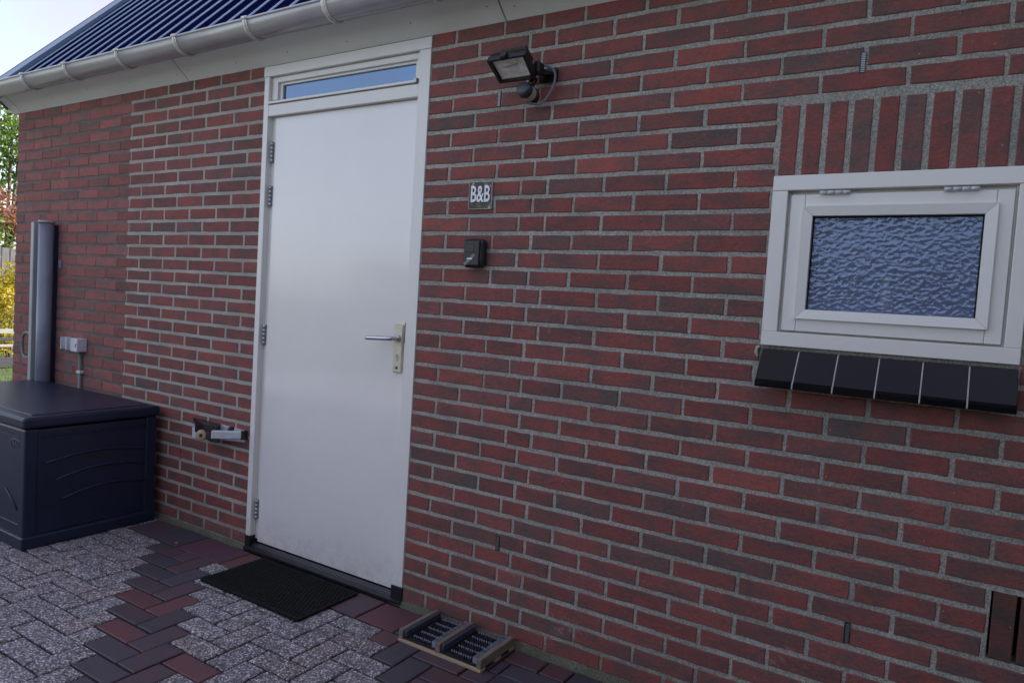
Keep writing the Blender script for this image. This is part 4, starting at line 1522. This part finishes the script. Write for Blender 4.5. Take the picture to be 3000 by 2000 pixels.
plant('tree', 'tall airy green tree with drooping leaves under the eaves', 'tree', (-16.2, 5.2, -.07), 5.6, 1.9, 3600, .13, MATS['leaf_green'], 10, trunk=2.2, droop=1.2, nb=16, zmin=.55, tr=.07)
plant('tree', 'dark green tree left of the copper-leaved tree', 'tree', (-15.5, 0.4, -.07), 4.3, 1.6, 4200, .12, MATS['leaf_dark'], 12, trunk=1.6, nb=12, zmin=.4, tr=.07)

# grey plank fence
fe = empty('fence', (-13, 3, -.07))
tag(fe, 'weathered grey plank fence at the end of the garden', 'fence')
r_ = random.Random(5)
y = -3.0
pm = []
for v in range(5):
    bm = bmesh.new(); box(bm, -.01, .01, -.062, .062, 0, 1.72 + r_.uniform(-.03, .03), .003)
    o = obj('plank', bm, MATS['wood_grey'], fe, (0, y + v * .135, 0)); pm.append(o.data)
y += 5 * .135
k = 0
while y < 8:
    o = bpy.data.objects.new('plank', pm[k % 5]); COL.objects.link(o); o.parent = fe
    o.location = (r_.uniform(-.004, .004), y, 0); y += .135; k += 1
bm = bmesh.new(); box(bm, -.05, -.012, -3, 8, .35, .43); box(bm, -.05, -.012, -3, 8, 1.35, 1.43)
obj('fence_rail', bm, MATS['wood_grey'], fe)
# low railing of planks with a white top
rl = empty('garden_railing', (-8.9, 2.2, -.07))
tag(rl, 'low garden railing of dark planks with white top rails, left of the house', 'railing')
for z0, z1, mt, nm in ((.47, .53, 'wood_white', 'top_rail'), (.375, .415, 'wood_dark', 'dark_rail'), (.29, .325, 'wood_white', 'lower_rail'), (.03, .15, 'wood_dark', 'kick_board')):
    bm = bmesh.new(); box(bm, -.02, .02, -3.5, 3.5, z0, z1, .003)
    obj(nm, bm, MATS[mt], rl)
for q in range(6):
    bm = bmesh.new(); box(bm, -.065, -.022, -3.4 + q * 1.36 - .03, -3.4 + q * 1.36 + .03, 0, .52)
    obj('post', bm, MATS['wood_dark'], rl)
# grass: tufts on the lawn left of the house
bm = bmesh.new()
lay = bm.faces.layers.float_color.new('tone')
r_ = random.Random(21)
for k in range(14000):
    x = r_.uniform(-10.5, -7.05) if k % 3 else r_.uniform(-13, -10); y = r_.uniform(-3.5, 6.0)
    a = r_.uniform(0, 6.28); h = r_.uniform(.04, .10)
    p = Vector((x, y, -.07))
    dx, dy = math.cos(a) * .006, math.sin(a) * .006
    f = bm.faces.new((bm.verts.new(p), bm.verts.new(p + Vector((dx, dy, 0))), bm.verts.new(p + Vector((dx * 2 + r_.uniform(-.02, .02), dy + r_.uniform(-.02, .02), h)))))
    t = r_.random(); f[lay] = Vector((t, t, t, 1))
o = obj('grass', bm, MATS['leaf_green'])
tag(o, 'short green grass left of the paved terrace', 'grass', kind='stuff')
# out-of-view hedges; the two nearest added as blockers to darken the lower right wall
def hedge(name, label, x0, x1, y0, y1, h, seed, n):
    e = empty(name, ((x0 + x1) / 2, (y0 + y1) / 2, -.07))
    tag(e, label, 'hedge')
    bm = bmesh.new()
    lay = bm.faces.layers.float_color.new('tone')
    r = random.Random(seed)
    w2, d2 = (x1 - x0) / 2, (y1 - y0) / 2
    for k in range(n):
        fce = r.randrange(6)
        px, py, pz = r.uniform(-w2, w2), r.uniform(-d2, d2), r.uniform(0, h)
        if fce < 4 and d2 > w2: px = w2 * r.choice((-1, 1)) * r.uniform(.85, 1.1)
        elif fce < 4: py = d2 * r.choice((-1, 1)) * r.uniform(.85, 1.1)
        elif fce == 4: pz = h * r.uniform(.93, 1.03)
        a = Vector((r.gauss(0, 1), r.gauss(0, 1), r.gauss(0, 1))).normalized()
        b_ = a.cross(Vector((r.gauss(0, 1), r.gauss(0, 1), r.gauss(0, 1)))).normalized()
        s = r.uniform(.06, .12); p = Vector((px, py, pz))
        f = bm.faces.new([bm.verts.new(q) for q in (p, p + a * s * .5 + b_ * s * .35, p + a * s, p + a * s * .5 - b_ * s * .35)])
        t = r.random(); f[lay] = Vector((t, t, t, 1))
    obj('foliage', bm, MATS['leaf_dark'], e)
    bm = bmesh.new(); box(bm, -w2 * .8, w2 * .8, -d2 * .8, d2 * .8, 0, h * .95)
    obj('branches', bm, MATS['bark'], e)
hedge('hedge', 'dark hedge added out of view on the right to shade the wall', 2.95, 3.9, -5.6, -.12, 3.0, 31, 12000)
hedge('hedge', 'tall dark hedge added behind the viewer to dim light on the wall', -.2, 3.6, -7.8, -6.9, 2.4, 33, 9000)
hedge('hedge', 'long clipped hedge across the garden opposite the house', -9.0, 3.7, -9.5, -8.6, 1.9, 32, 14000)
